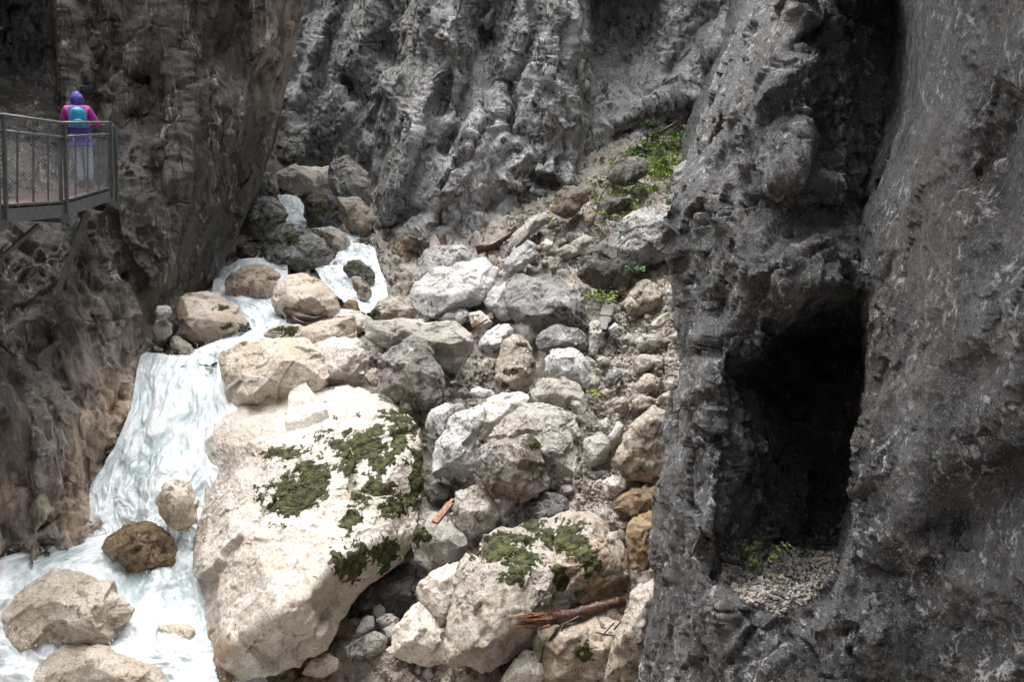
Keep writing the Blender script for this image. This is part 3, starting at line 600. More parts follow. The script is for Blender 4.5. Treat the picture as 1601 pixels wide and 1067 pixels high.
rock('grey pyramid shaped boulder above the huge mossy boulder', 'grey', 'B', [(110,720),(130,640),(190,560),(270,515),(330,520),(370,590),(430,690),(430,800),(345,870),(230,830),(120,780)], [(270,550,.15),(210,640,.2),(300,680,.42),(360,720,.3),(200,740,.28),(330,800,.35)], dY=-.1, cuts=7, lap_k=2, stain=.2)
rock('small tan stone left of the grey pyramid boulder', 'tan', 'B', [(55,700),(110,660),(130,700),(115,760),(70,745)], name='stone', cat='stone')
rock('small white stone lying above the pale cleft block', 'white', 'B', [(540,780),(580,755),(650,770),(685,795),(610,815),(555,808)], dY=-.3, name='stone', cat='stone')
rock('pale block with a flat white top behind the grey pointed boulder', 'cream', 'B', [(598,820),(680,790),(820,780),(850,830),(760,900),(660,960),(590,1000),(595,930)], [(640,830,.2),(740,830,.25),(690,900,.3),(620,930,.25)], dY=.2, cuts=5, lap_k=1)
rock('broad tan rock sloping down to the right above the scree', 'pale', 'B', [(805,770),(860,715),(960,705),(1040,730),(1080,780),(1090,850),(1145,900),(1145,960),(1070,985),(1000,920),(940,860),(850,840)], [(880,740,.25),(960,780,.36),(1050,850,.30),(1090,920,.26)], dY=.1, cuts=6)
rock('tall grey white boulder with streaked face in the centre of the rockfall', 'pale', 'D', [(570,230),(590,190),(650,120),(720,70),(860,70),(910,120),(940,200),(965,345),(870,375),(820,380),(760,330),(640,300)], [(650,190,.2),(740,110,.2),(850,110,.2),(780,230,.36),(860,280,.34),(900,220,.22),(920,320,.2)], dY=.1, cuts=6, lap_k=2)
rock('rounded brown grey boulder propped in front of the streaked boulder', 'grey', 'D', [(535,290),(570,220),(640,185),(690,195),(740,180),(795,200),(805,290),(835,375),(780,405),(700,425),(620,405),(560,340)], dY=-.4, stain=.35, moss=[(770,210,26,22)])
rock('speckled grey white boulder beside the right edge of the huge mossy boulder', 'white', 'D', [(388,310),(420,210),(470,120),(555,65),(590,70),(590,140),(560,200),(550,290),(545,340),(480,358),(400,352)], dY=-.1)
rock('small white rock between the pyramid boulder and the speckled boulder', 'white', 'D', [(368,135),(400,90),(470,60),(487,90),(460,140),(430,210),(390,215)], dY=.1)
rock('tan rock beside the right flank of the streaked boulder', 'pale', 'D', [(935,210),(1000,170),(1040,210),(1035,260),(1010,300),(950,300)], name='boulder')
rock('small pale stone above the leaning brown faced boulder', 'pale', 'D', [(1030,195),(1070,130),(1097,160),(1085,210),(1045,228)], name='stone', cat='stone')
rock('leaning boulder with bright top and dark brown face against the right cliff', 'pale', 'D', [(1025,285),(1080,210),(1120,140),(1190,70),(1255,95),(1260,180),(1240,290),(1200,380),(1100,360),(1070,315)], [(1100,200,.28),(1180,120,.28),(1120,260,.32),(1215,120,.1),(1180,300,.1)], dY=-.1, stain=.45, cuts=7)
rock('round shaded stone tucked beneath the propped brown boulder', 'pale', 'D', [(467,440),(490,380),(550,355),(620,390),(650,440),(630,520),(550,565),(500,530),(475,490)], dY=-.1)
rock('mossy stone under the wood splinter beside the huge boulder', 'pale', 'D', [(320,560),(350,480),(400,455),(460,485),(510,525),(540,580),(490,640),(410,680),(330,640)], moss=[(370,540,40,40)], dY=-.1)
rock('small dark stone in the gap right of the huge boulder', 'dark', 'D', [(365,390),(420,348),(485,370),(475,430),(400,445)], dY=.2, name='stone', cat='stone')
rock('flat topped grey rock above the big green and brown boulder', 'grey', 'D', [(675,500),(730,430),(800,385),(870,400),(920,450),(930,490),(820,510),(720,525)], dY=.1)
rock('big boulder in the foreground with mossy crown and rust brown right end', 'pale', 'D', [(450,1010),(448,860),(480,720),(500,630),(560,545),(620,512),(700,512),(780,482),(950,455),(1040,468),(1070,540),(1100,620),(1115,720),(1060,765),(980,785),(900,795),(830,870),(760,960),(640,1020)],
 [(600,560,.14),(700,560,.16),(800,530,.14),(960,500,.16),(560,680,.26),(700,680,.36),(600,860,.36),(700,830,.40),(850,660,.30),(780,790,.26),(980,640,.30),(1050,620,.18),(1000,730,.12),(520,950,.26),(640,960,.28)], dY=-.1, cuts=2, lap_k=2, lean=.7, rough=1.3, stain=.28,
 moss=[(660,600,95,70),(870,560,105,70),(700,670,60,50),(860,690,36,50),(760,510,60,22),(950,620,40,60)], stainmap=lambda x, y: ss(x+(y-850)*.3, 860, 930)*ss(-y, -960, -900)*1.0)
rock('white shoulder of rock at the left foot of the mossy crowned boulder', 'cream', 'D', [(340,725),(400,670),(500,622),(515,720),(490,860),(420,890),(360,810)], dY=-.15)
rock('low white rock at the water edge in front of the dark hollow', 'cream', 'D', [(238,980),(260,880),(310,810),(360,778),(410,840),(465,890),(468,1005),(370,1015)], dY=-.1)
rock('orange stained block against the right cliff', 'ochre', 'D', [(1040,450),(1060,410),(1110,375),(1220,375),(1230,450),(1150,485),(1090,495)], dY=-.1, stain=.1)
rock('upright orange brown boulder wedged beside the right cliff', 'ochre', 'D', [(1090,560),(1105,500),(1150,460),(1225,455),(1225,560),(1205,660),(1165,700),(1120,650)], dY=-.2)
rock('small dark stone between the orange block and the upright orange boulder', 'tan', 'D', [(1050,495),(1110,485),(1120,520),(1070,535)], name='stone', cat='stone')
rock('rough white rock above the orange stained block', 'cream', 'D', [(1010,350),(1070,325),(1105,360),(1080,395),(1015,400)], name='stone', cat='stone')
rock('brown grey slab leaning on the right cliff at the bottom of the picture', 'pale', 'D', [(990,1090),(1040,960),(1080,820),(1130,730),(1200,690),(1240,720),(1225,900),(1180,1090)], dY=-.5, stain=.3, cuts=6)
rock('brown wet rock below the broken log', 'tan', 'D', [(740,900),(830,862),(980,842),(1090,850),(1070,950),(1030,1090),(830,1100),(770,1080),(755,980)], dY=-.2, stain=.6, moss=[(940,960,40,40)])
rock('white rock at the bottom edge left of the brown wet rock', 'cream', 'D', [(640,1085),(680,1000),(740,950),(795,965),(810,1085)], dY=-.3)
rock('small upright stone in the hollow under the huge boulder', 'pale', 'D', [(125,890),(160,830),(195,828),(195,880),(150,915)], dY=.0, name='stone', cat='stone')
rock('small angular stone beside the upright stone in the hollow', 'pale', 'D', [(195,845),(250,820),(290,840),(270,880),(225,890)], name='stone', cat='stone')
rock('flat stone lying at the mouth of the hollow', 'pale', 'D', [(50,975),(120,920),(200,885),(245,910),(245,960),(150,990)], th=.6, name='stone', cat='stone')
rock('tan stone touching the water beneath the huge boulder', 'river', 'D', [(-70,1045),(-30,985),(30,962),(72,985),(65,1030),(0,1055)], name='stone', cat='stone')
rock('boulder coloured dark for the shade deep inside the hollow behind the huge boulder', 'dark', 'D', [(60,820),(140,700),(240,640),(350,660),(390,740),(340,820),(200,850)], dY=.4)  # dark stone colour stands in for deeper shade in the hollow
rock('white stone at the mouth of the hollow right of the flat stone', 'white', 'D', [(225,880),(265,855),(300,870),(290,920),(240,930)], name='stone', cat='stone')

rock('dark round boulder among the green plants on the slope', 'dark', 'E', [(520,450),(535,390),(590,350),(660,340),(720,365),(730,410),(690,450),(640,480),(600,500),(540,485)], dY=-.6)
rock('dark topped tan boulder overhanging the bare earth below the slope', 'dark', 'E', [(240,590),(270,530),(320,490),(400,480),(455,490),(440,540),(400,590),(350,655),(290,655),(250,630)], [(320,540,.3),(400,510,.2),(340,600,.3)], dY=-.5, stain=.3)
rock('grey boulder against the right cliff beside the green slope', 'grey', 'E', [(825,440),(850,390),(900,345),(950,335),(950,440),(890,530),(840,510)], dY=-.4)
rock('big dark rounded boulder below the green slope', 'dark', 'E', [(355,880),(400,800),(500,750),(580,790),(660,880),(600,970),(500,995),(410,960)], dY=-.3)
rock('broad grey slab rock resting over the big dark boulder', 'grey', 'E', [(500,760),(560,670),(640,610),(720,590),(850,640),(870,800),(770,860),(640,900),(560,850)], [(620,680,.16),(720,650,.16),(700,760,.34),(600,800,.3),(800,760,.25)], dY=-.3, cuts=6)
rock('white slab leaning in the gully left of the loose rubble', 'white', 'E', [(5,900),(60,800),(140,745),(195,770),(180,820),(130,870),(90,920)])
rock('long pale slab along the foot of the back cliff', 'pale', 'E', [(0,820),(80,710),(180,620),(255,598),(260,650),(170,710),(60,810)], dY=.1)
rock('pale slab in the rubble right of the gully', 'pale', 'E', [(270,800),(340,765),(440,705),(470,740),(400,810),(330,850),(275,830)])
rock('small tan stone below the overhanging tan boulder', 'river', 'E', [(195,765),(230,740),(262,760),(258,790),(215,800)], name='stone', cat='stone')
rock('brown earth coloured block just right of the overhanging boulder', 'tan', 'E', [(405,620),(440,580),(465,620),(455,675),(410,670)], dY=-.1, name='stone', cat='stone')
rock('dark broken rock under the round boulder on the slope', 'dark', 'E', [(455,600),(500,535),(570,550),(630,530),(650,570),(560,615),(490,635)])
rock('brown crumbling rock beside the right cliff above the scree', 'tan', 'E', [(590,1080),(620,980),(680,935),(750,935),(790,980),(790,1060),(700,1110),(620,1120)], dY=.1)
rock('narrow white rock standing against the right cliff above the scree', 'white', 'E', [(795,1000),(825,935),(845,960),(840,1050),(805,1070)])
rock('pale stone under the left slab of the gully', 'pale', 'E', [(120,830),(150,790),(190,805),(185,845),(140,870)], name='stone', cat='stone')
rock('pale grey ledge block jutting from the back cliff', 'grey', 'E', [(45,420),(140,350),(190,365),(185,425),(120,455),(60,450)], dY=1.2, name='ledge_block', cat='rock')

rock('grey block at the mouth of the narrow gorge highest up the stream', 'grey', 'P', [(416,238),(438,214),(480,213),(503,240),(475,264),(430,262)])
rock('pale slab under the grey block above the uppermost waterfall', 'cream', 'P', [(428,266),(470,256),(520,262),(545,285),(515,308),(455,302),(430,292)], dY=-.5)
rock('small pale rock against the back cliff above the uppermost waterfall', 'white', 'P', [(455,216),(480,198),(516,206),(520,232),(475,236)], dY=.5)
rock('worn grey rock pillar at the foot of the back cliff right of the pale slab', 'grey', 'P', [(505,255),(540,235),(575,262),(588,330),(560,350),(525,318)], dY=1.0)
rock('tan rock washed by spray right of the dark upper boulder', 'tan', 'P', [(522,308),(560,308),(590,340),(575,372),(545,368)])
rock('narrow grey rock squeezed beside the edge of the left cliff', 'grey', 'P', [(402,272),(428,262),(438,300),(430,312),(404,308)])
rock('pale rock between the dark root and the small orange rock', 'cream', 'P', [(500,495),(535,482),(575,490),(590,510),(560,520),(515,515)])
for lab, k, pts in [
 ('pale angular stone with a dark left side high on the scree', 'pale', [(400,190),(440,150),(555,150),(550,220),(480,245),(410,255)]),
 ('flat topped grey block in the middle of the scree', 'pale', [(375,310),(430,260),(560,275),(582,330),(500,350),(420,375),(380,365)]),
 ('rounded tan stone below the flat topped scree block', 'tan', [(400,450),(430,390),(480,365),(550,400),(562,440),(500,480),(420,485)]),
 ('small rounded stone at the upper left of the scree', 'pale', [(180,295),(220,270),(268,295),(258,325),(190,325)]),
 ('grey angular stone beside the blocky cracked rock', 'grey', [(222,405),(260,360),(320,340),(342,390),(295,435),(230,455)]),
 ('narrow pale stone touching the blocky cracked rock', 'pale', [(150,445),(143,370),(180,368),(207,430),(192,475)]),
 ('brown tilted stone at the top of the scree', 'tan', [(468,105),(520,60),(592,20),(595,70),(535,125),(480,135)]),
 ('tan stone at the upper right corner of the scree', 'tan', [(578,172),(620,140),(672,150),(682,182),(620,195)]),
 ('bright white oval stone beside the dark stump', 'white', [(250,125),(290,85),(320,110),(302,155),(260,155)]),
 ('pale stone by the right cliff beside the flat topped scree block', 'pale', [(568,415),(620,400),(638,470),(580,468)]),
 ('tan stone by the right cliff below the rounded tan stone', 'tan', [(548,485),(600,460),(628,520),(592,562),(550,535)]),
 ('left one of the twin pinkish stones in the lower scree', 'tan', [(278,535),(340,490),(372,530),(352,592),(280,595)]),
 ('right one of the twin pinkish stones in the lower scree', 'tan', [(378,525),(430,485),(502,500),(492,562),(400,582)]),
 ('pale cube shaped stone beside the broad sloping tan rock', 'pale', [(193,635),(250,612),(268,660),(242,702),(200,695)]),
 ('long pale stone tilted beside the leaning brown faced boulder', 'white', [(253,725),(300,630),(347,660),(322,730),(270,765)]),
 ('rough pale stone in front of the leaning brown faced boulder', 'cream', [(238,970),(280,938),(352,945),(368,1010),(300,1042),(250,1015)])]:
    rock(lab, k, 'F', pts, name='stone', cat='stone', dY=-.15)

rock('wet ochre brown rock in the foam below the main waterfall', 'ochre', 'C', [(303,675),(330,610),(390,570),(460,553),(520,575),(560,620),(578,672),(520,715),(430,730),(360,710)], dY=-.2)
rock('tan rock against the left side of the huge boulder in the falling water', 'river', 'C', [(483,505),(500,450),(540,415),(600,428),(625,480),(625,570),(595,610),(530,570)], dY=-.5)
rock('large pale tan boulder with streaks in the lower left corner pool', 'river', 'C', [(-80,960),(-60,860),(0,825),(60,770),(160,710),(220,703),(300,728),(350,760),(380,800),(432,835),(420,875),(350,925),(250,955),(120,985),(40,1025),(-20,1035)], dY=-.1, cuts=8)
rock('pale tan boulder cut off by the bottom edge at the lower left', 'river', 'C', [(30,1090),(60,1050),(130,1000),(200,960),(280,943),(360,963),(450,1000),(520,1030),(550,1085),(400,1160),(150,1160)], dY=-.2, cuts=8)
rock('tan stone barely above the foam left of the huge boulder', 'river', 'C', [(465,915),(520,882),(600,880),(640,920),(600,960),(520,960)], dY=-.1, th=.5, name='stone', cat='stone')
rock('small rusty stone at the foot of the huge boulder by the bottom edge', 'ochre', 'C', [(690,1075),(680,1010),(720,1010),(745,1060),(730,1090)], dY=-.1, name='stone', cat='stone')

# ------------------------------------------------------------------ small stones of the scree (individuals sharing a few meshes)
SM = []
for k in range(14):
    iv, f, e = getico(3); v = iv*np.array([1, rng.uniform(.6, .95), rng.uniform(.45, .8)])
    for _ in range(14):
        nn = rng.normal(size=3); nn /= np.linalg.norm(nn); pr = v@nn; lim = pr.max()*rng.uniform(.62, .92); v = v-np.maximum(pr-lim, 0)[:, None]*nn
    v = v+vnormals(v, f)*(fbm(v*2.5+k*7, 3)*.06)[:, None]
    SM.append(mesh_np('scree_stone', v, f, M[['pale', 'tan', 'white', 'pale', 'grey', 'cream', 'pale'][k % 7]], True, {'stain': np.full(len(v), .15 if k % 3 else .0)}))
SCREE = [([(905,560),(1050,480),(1068,560),(1050,640),(1000,780),(950,790),(905,690)], 120), ([(820,350),(900,340),(960,400),(900,420),(830,420),(790,400)], 40),
         ([(1000,380),(1060,380),(1060,490),(960,520),(930,480)], 26), ([(640,1035),(790,1040),(780,1067),(560,1067)], 22), ([(870,720),(1030,740),(1000,800),(860,770)], 22), ([(520,940),(620,950),(600,1000),(515,1000)], 10),
         ([(690,560),(860,600),(860,640),(700,640)], 20), ([(230,540),(290,545),(330,548),(240,552)], 6), ([(700,470),(780,490),(760,530),(700,510)], 10)]
SWH = ['the long scree beside the right cliff', 'the gully below the green slope', 'the bare bank under the big dark boulder', 'the little gravel beach at the bottom edge', 'the shelf above the mossy crowned boulder', 'the dark hollow under the huge boulder', 'the hollow between the pyramid boulder and the streaked boulder', 'the bank beside the lip of the main waterfall', 'the white stones above the long slab']
KN = {'pale limestone': 'pale beige', 'tan limestone': 'tan', 'white limestone': 'greyish white', 'grey limestone': 'grey', 'cream limestone': 'cream'}
def inpoly(x, y, poly):
    c = False; j = len(poly)-1
    for i in range(len(poly)):
        if (poly[i][1] > y) != (poly[j][1] > y) and x < (poly[j][0]-poly[i][0])*(y-poly[i][1])/(poly[j][1]-poly[i][1])+poly[i][0]: c = not c
        j = i
    return c
def spots(poly, n):
    xs = [q[0] for q in poly]; ys = [q[1] for q in poly]; out = []
    while len(out) < n:
        x, y = random.uniform(min(xs), max(xs)), random.uniform(min(ys), max(ys))
        if inpoly(x, y, poly): out.append((x, y))
    return out
for poly, n in SCREE:
    where = SWH[SCREE.index((poly, n))]
    for x, y in spots(poly, n):
        Y = float(GY(x, y)[0]); P = W(x, y, Y); r = (random.uniform(4, 10) if random.random() < .8 else random.uniform(9, 15))*Y/FPX
        o = link('scree_stone', random.choice(SM), None, P-np.array([0, 0, .1-r*.15])); o.scale = (r,)*3
        o.rotation_euler = (random.uniform(-.5, .5), random.uniform(-.5, .5), random.uniform(0, 6.3))
        kn = KN[o.data.materials[0].name]; tag(o, 'small loose %s stone in %s' % (kn, where), 'stone', 'small loose %s stones in %s' % (kn, where))

# gravel: joined, countless
iv, f0, _ = getico(0)
def gravel(name, pts, sizes, mat, label):
    V = []; F = []; k = 0
    for P, r in zip(pts, sizes):
        s = rng.uniform(.5, 1.1, 3); v = (iv+rng.normal(size=iv.shape)*.16)*s*r
        a = rng.uniform(0, 6.3); ca, sa = math.cos(a), math.sin(a)
        v = v@np.array([[ca, sa, 0], [-sa, ca, 0], [0, 0, 1]]); V.append(v+P); F.append(f0+k); k += len(v)
    V = np.concatenate(V); o = link(name, mesh_np(name, V, np.concatenate(F), mat, False, {'stain': rng.random(len(V))*.3}))
    tag(o, label, 'gravel', None, 'stuff'); return o
from mathutils.bvhtree import BVHTree
def tree_of(o):
    me = o.data; n = len(me.vertices); v = np.zeros(n*3, np.float32); me.vertices.foreach_get('co', v)
    fc = np.zeros(len(me.loops), np.int32); me.loops.foreach_get('vertex_index', fc)
    return BVHTree.FromPolygons(v.reshape(-1, 3).tolist(), fc.reshape(len(me.polygons), -1).tolist())
TG = tree_of(bpy.data.objects['ground']); TR = tree_of(cr)
def hit(tree, x, y):
    d = W(x, y, 1.0); d = Vector(d).normalized(); h = tree.ray_cast(Vector((0, 0, 0)), d); return h[0], h[1]
pts, sz = [], []
for poly, n, a, b in [([(905,480),(1060,470),(1068,560),(1050,640),(1000,800),(900,790)], 5200, .012, .055), ([(790,340),(920,290),(1090,170),(1075,300),(960,420),(800,420)], 5000, .012, .05), ([(520,1015),(640,1010),(800,1030),(790,1067),(520,1067)], 3200, .006, .025), ([(640,520),(880,600),(860,720),(650,700)], 2600, .015, .06), ([(960,380),(1060,380),(1060,490),(930,490)], 800, .015, .06)]:
    for x, y in spots(poly, n):
        h, _ = hit(TG, x, y)
        if h: pts.append(np.array(h)); sz.append(a+(b-a)*random.random()**2.5)
gravel('gravel', pts, sz, M['pale'], 'loose pale gravel covering the scree slope and the little beach')
pts, sz = [], []
for x, y in spots([(1128,868),(1180,850),(1315,868),(1300,905),(1265,945),(1215,962),(1165,945),(1130,905)], 2400):
    h, _ = hit(TR, x, y)
    if h: pts.append(np.array(h)+np.array([0, 0, .01])); sz.append(.005+.022*random.random()**3)
gravel('ledge_gravel', pts, sz, M['pale'], 'heap of pale gravel lying on the ledge in the right cliff')

# ------------------------------------------------------------------ water
def ribbon(rows, nu, nv, amp, foam):
    G = blur(resample(rows, nu, nv), 3); G[..., 2] = np.minimum(G[..., 2], GY(G[..., 0].ravel(), G[..., 1].ravel()).reshape(G.shape[:2])*.985); P = W(G[..., 0], G[..., 1], G[..., 2]); n = gnormal(P)
    n = np.where((n*P).sum(2)[..., None] > 0, -n, n)
    uu, vv = np.meshgrid(np.linspace(0, 1, nu), np.linspace(0, 1, nv))
    L = np.linalg.norm(np.diff(P[:, nu//2], axis=0), axis=1).sum(); Wd = np.linalg.norm(np.diff(P[nv//2], axis=0), axis=1).sum()
    q = np.stack([uu.ravel()*Wd*1.9, vv.ravel()*L*1.25, np.zeros(uu.size)+P[0, 0, 0]], 1); q = q+fbm(q*.8+3, 3)[:, None]*.55
    w = fbm(q*.7, 3, .5)*amp*1.3+(fbm(q*2.2+7, 4, .62)*.45+np.abs(fbm(q*1.6+31, 4, .6))*.35)*amp*ss(vv.ravel(), -.2, .8)
    edge = np.minimum(uu, 1-uu).ravel(); w = w*(.4+.6*ss(edge, 0, .15))
    p = P.reshape(-1, 3)+n.reshape(-1, 3)*w[:, None]
    return p, gridfaces(nv, nu), np.full(len(p), foam)+w/amp*.3, uu.ravel()*Wd, vv.ravel()*L
RIB = [
 # main fall and its pool
 ([[(222,546,14.9),(270,556,14.7),(320,548,14.9),(350,540,15.1),(400,538,15.2)],
   [(216,566,14.5),(262,572,14.3),(310,566,14.4),(340,560,14.5),(372,560,14.6)],
   [(205,640,13.3),(250,640,13.0),(300,640,12.9),(335,640,12.9),(372,640,13.2)],
   [(180,700,12.5),(220,705,12.2),(270,705,12.1),(320,700,12.1),(345,700,12.5)],
   [(140,760,11.9),(190,765,11.6),(240,770,11.4),(290,770,11.4),(325,770,11.9)],
   [(130,840,11.2),(180,835,11.0),(225,840,10.8),(270,845,10.8),(330,845,11.2)],
   [(-120,905,9.7),(60,880,10.3),(150,885,10.4),(250,890,10.3),(330,900,10.4)],
   [(-140,960,9.1),(20,955,9.3),(130,955,9.5),(240,955,9.6),(335,960,9.7)],
   [(-150,1020,8.7),(20,1015,8.8),(140,1015,8.9),(250,1015,9.0),(350,1015,9.3)],
   [(-160,1090,8.3),(20,1090,8.3),(150,1090,8.4),(260,1090,8.6),(380,1080,8.9)],
   [(-160,1180,7.9),(20,1180,7.9),(150,1180,8.0),(270,1180,8.1),(400,1180,8.4)]], 260, 460, .085, .42),
 ([[(340,418,18.4),(375,404,18.9),(420,402,19.2),(450,410,19.2)], [(334,440,17.7),(370,440,17.9),(410,436,18.2),(450,440,18.2)], [(330,465,17.0),(370,470,16.7),(410,470,16.7),(450,470,16.9)],
   [(360,490,16.2),(395,492,16.0),(425,492,16.0),(460,495,16.0)], [(380,515,15.5),(405,518,15.4),(430,518,15.4),(455,520,15.4)], [(300,548,14.9),(350,546,14.9),(395,540,15.0),(430,535,15.1)], [(260,575,14.5),(320,570,14.5),(360,565,14.6),(400,560,14.8)]], 120, 190, .08, .38),
 ([[(434,303,27.4),(448,302,27.4),(462,306,27.2),(470,312,27)], [(438,318,26.4),(452,318,26.2),(468,320,26),(478,325,25.8)], [(444,345,24.6),(455,345,24.4),(468,345,24.3),(480,345,24.3)], [(500,360,22.9),(515,358,22.8),(530,358,22.7),(545,362,22.6)], [(535,380,21.4),(553,378,21.3),(570,382,21.3),(586,386,21.4)],
   [(524,405,20.2),(548,405,19.9),(572,405,19.9),(590,405,20.2)], [(492,422,19.3),(530,420,19.0),(570,425,19.0),(596,425,19.2)], [(505,440,18.6),(535,440,18.4),(570,445,18.3),(604,440,18.5)], [(530,465,17.6),(555,465,17.5),(582,465,17.6),(606,460,17.9)],
   [(550,485,17.0),(570,487,16.9),(588,487,16.9),(604,480,17.2)]], 120, 320, .10, .38),
 ([[(470,535,14.9),(500,528,15.0),(530,530,15.1),(565,540,15.1)], [(480,560,14.3),(510,556,14.3),(535,556,14.3),(565,560,14.5)], [(500,590,13.7),(520,588,13.6),(545,586,13.6),(570,585,13.8)]], 50, 60, .03, .35),
]
for rw_ in RIB[0][0][2:]: rw_[-1] = (rw_[-1][0]+45, rw_[-1][1], rw_[-1][2]+.25)
V = []; F = []; FO = []; FU = []; FV = []; k = 0
for args in RIB:
    pp, ff, fo, fu_, fv_ = ribbon(*args); FU.append(fu_); FV.append(fv_); V.append(pp); F.append(ff+k); FO.append(fo); k += len(pp)
o = link('water', mesh_np('water', np.concatenate(V), np.concatenate(F), M['water'], True, {'foam': np.concatenate(FO), 'flow_u': np.concatenate(FU), 'flow_v': np.concatenate(FV)})); o['kind'] = 'structure'
# flying drops along the falls
WV = np.concatenate(V); pick = WV[rng.integers(0, len(WV), 7000)]; pick = pick+np.abs(rng.normal(size=pick.shape))*np.array([0, -.05, .09])+rng.normal(size=pick.shape)*np.array([.05, .05, .03])
iv, f0, _ = getico(0); SV = []; SF = []
for q_, P_ in enumerate(pick): SV.append(iv*rng.uniform(.003, .010)+P_); SF.append(f0+q_*12)
t = NT('white water drops'); t.b.inputs['Base Color'].default_value = (.8, .83, .85, 1); t.b.inputs['Roughness'].default_value = .3
tag(link('spray', mesh_np('spray', np.concatenate(SV), np.concatenate(SF), t.m)), 'white drops of spray thrown up from the falling stream', 'spray', None, 'stuff')
t = NT('still shallow water'); t.b.inputs['Base Color'].default_value = (.20, .19, .165, 1); t.b.inputs['Roughness'].default_value = .08; M['pool'] = t.m
xs, ys = np.linspace(490, 640, 24), np.linspace(996, 1034, 12)
P = np.array([[list(hit(TG, x, y)[0]) for x in xs] for y in ys]); P = blur(P, 14)
ex = np.minimum(np.minimum(np.arange(24), 23-np.arange(24))[None, :]/5, np.minimum(np.arange(12), 11-np.arange(12))[:, None]/3); P[..., 2] += .035-.22*(1-np.clip(ex, 0, 1))**2
o = link('pool_water', mesh_np('pool_water', P.reshape(-1, 3), gridfaces(12, 24), M['pool'])); o['kind'] = 'structure'

# ------------------------------------------------------------------ tubes
def tube(pts, r, sides=8, r2=None, jitter=0):
    pts = [Vector(q) for q in pts]; n = len(pts); V = []; F = []
    for i, q in enumerate(pts):
        d = (pts[min(i+1, n-1)]-pts[max(i-1, 0)]).normalized(); a = d.cross(Vector((0, 0, 1)))
        if a.length < .05: a = d.cross(Vector((1, 0, 0)))
        a.normalize(); b = d.cross(a); rr = r if r2 is None else r+(r2-r)*i/(n-1)
        for k in range(sides):
            an = 2*math.pi*k/sides; rj = rr*(1+jitter*random.uniform(-1, 1)); V.append(q+(a*math.cos(an)+b*math.sin(an))*rj)
    for i in range(n-1):
        for k in range(sides): F.append((i*sides+k, i*sides+(k+1) % sides, (i+1)*sides+(k+1) % sides, (i+1)*sides+k))
    F.append(tuple(range(sides-1, -1, -1))); F.append(tuple((n-1)*sides+k for k in range(sides)))
    return [tuple(v) for v in V], F
class MB:
    def __init__(s): s.v = []; s.f = []
    def add(s, vf):
        k = len(s.v); s.v += vf[0]; s.f += [tuple(i+k for i in f) for f in vf[1]]; return s
    def tube(s, *a, **k): return s.add(tube(*a, **k))
    def box(s, a, b, w, h, side=None):
        """bar from a to b with width w (sideways) and height h"""
        a, b = Vector(a), Vector(b); d = (b-a).normalized(); sd_ = side or d.cross(Vector((0, 0, 1)))
        if sd_.length < .05: sd_ = Vector((1, 0, 0))
        sd_ = sd_.normalized(); u = sd_.cross(d).normalized(); V = []
        for q in (a, b):
            for i, j in ((-1, -1), (1, -1), (1, 1), (-1, 1)): V.append(tuple(q+sd_*w/2*i+u*h/2*j))
        return s.add((V, [(0, 1, 2, 3), (7, 6, 5, 4), (0, 4, 5, 1), (1, 5, 6, 2), (2, 6, 7, 3), (3, 7, 4, 0)]))
    def build(s, name, mat, parent=None, loc=(0, 0, 0), smooth=False):
        loc = Vector(loc); me = bpy.data.meshes.new(name); me.from_pydata([tuple(Vector(v)-loc) for v in s.v], [], s.f); me.materials.append(mat)
        bm = bmesh.new(); bm.from_mesh(me); bmesh.ops.recalc_face_normals(bm, faces=bm.faces); bm.to_mesh(me); bm.free()
        if smooth:
            for q in me.polygons: q.use_smooth = True
        o = link(name, me, parent)
        if parent is None: o.location = loc
        return o

# ------------------------------------------------------------------ walkway
def Wv(x, y, Y): return Vector(W(x, y, Y))
ND = [Wv(-190, 345, 7.6), Wv(0, 326, 9.3), Wv(97, 319, 10.8), Wv(170, 297, 13.2)]      # deck edge, outer side
NTt = [Wv(-190, 146, 7.6), Wv(0, 179, 9.3), Wv(97, 192, 10.8), Wv(170, 191, 13.2)]    # top rail
inner = [Vector((-1.15, .35, 0)), Vector((-1.15, .35, 0)), Vector((-1.15, .6, 0)), Vector((-1.05, 1.1, 0))]
wk = empty('walkway', ND[2], label='grey steel walkway with wire mesh railing bolted along the left cliff', cat='walkway')
L0 = ND[2]
def wp(mb, name, mat, **k): return mb.build(name, mat, wk, L0, **k)
def lp(a, b, t): return a+(b-a)*t
for i in range(3):
    m = MB(); a, b = ND[i], ND[i+1]; m.box(a-Vector((0, 0, .09)), b-Vector((0, 0, .09)), .05, .16); wp(m, 'edge_beam', M['steel'])
    m = MB(); m.box(a+inner[i]-Vector((0, 0, .12)), b+inner[i+1]-Vector((0, 0, .12)), .06, .2); wp(m, 'edge_beam', M['steel'])
    nb = 22
    for k in range(nb):
        t0, t1 = (k+.06)/nb, (k+.94)/nb; q0, q1 = lp(a, b, (t0+t1)/2), lp(a+inner[i], b+inner[i+1], (t0+t1)/2)
        m = MB(); m.box(q0+(q1-q0)*.02+Vector((0, 0, .01)), q1+Vector((0, 0, .01)), (b-a).length/nb*.86, .035); wp(m, 'deck_board', M['deck'])
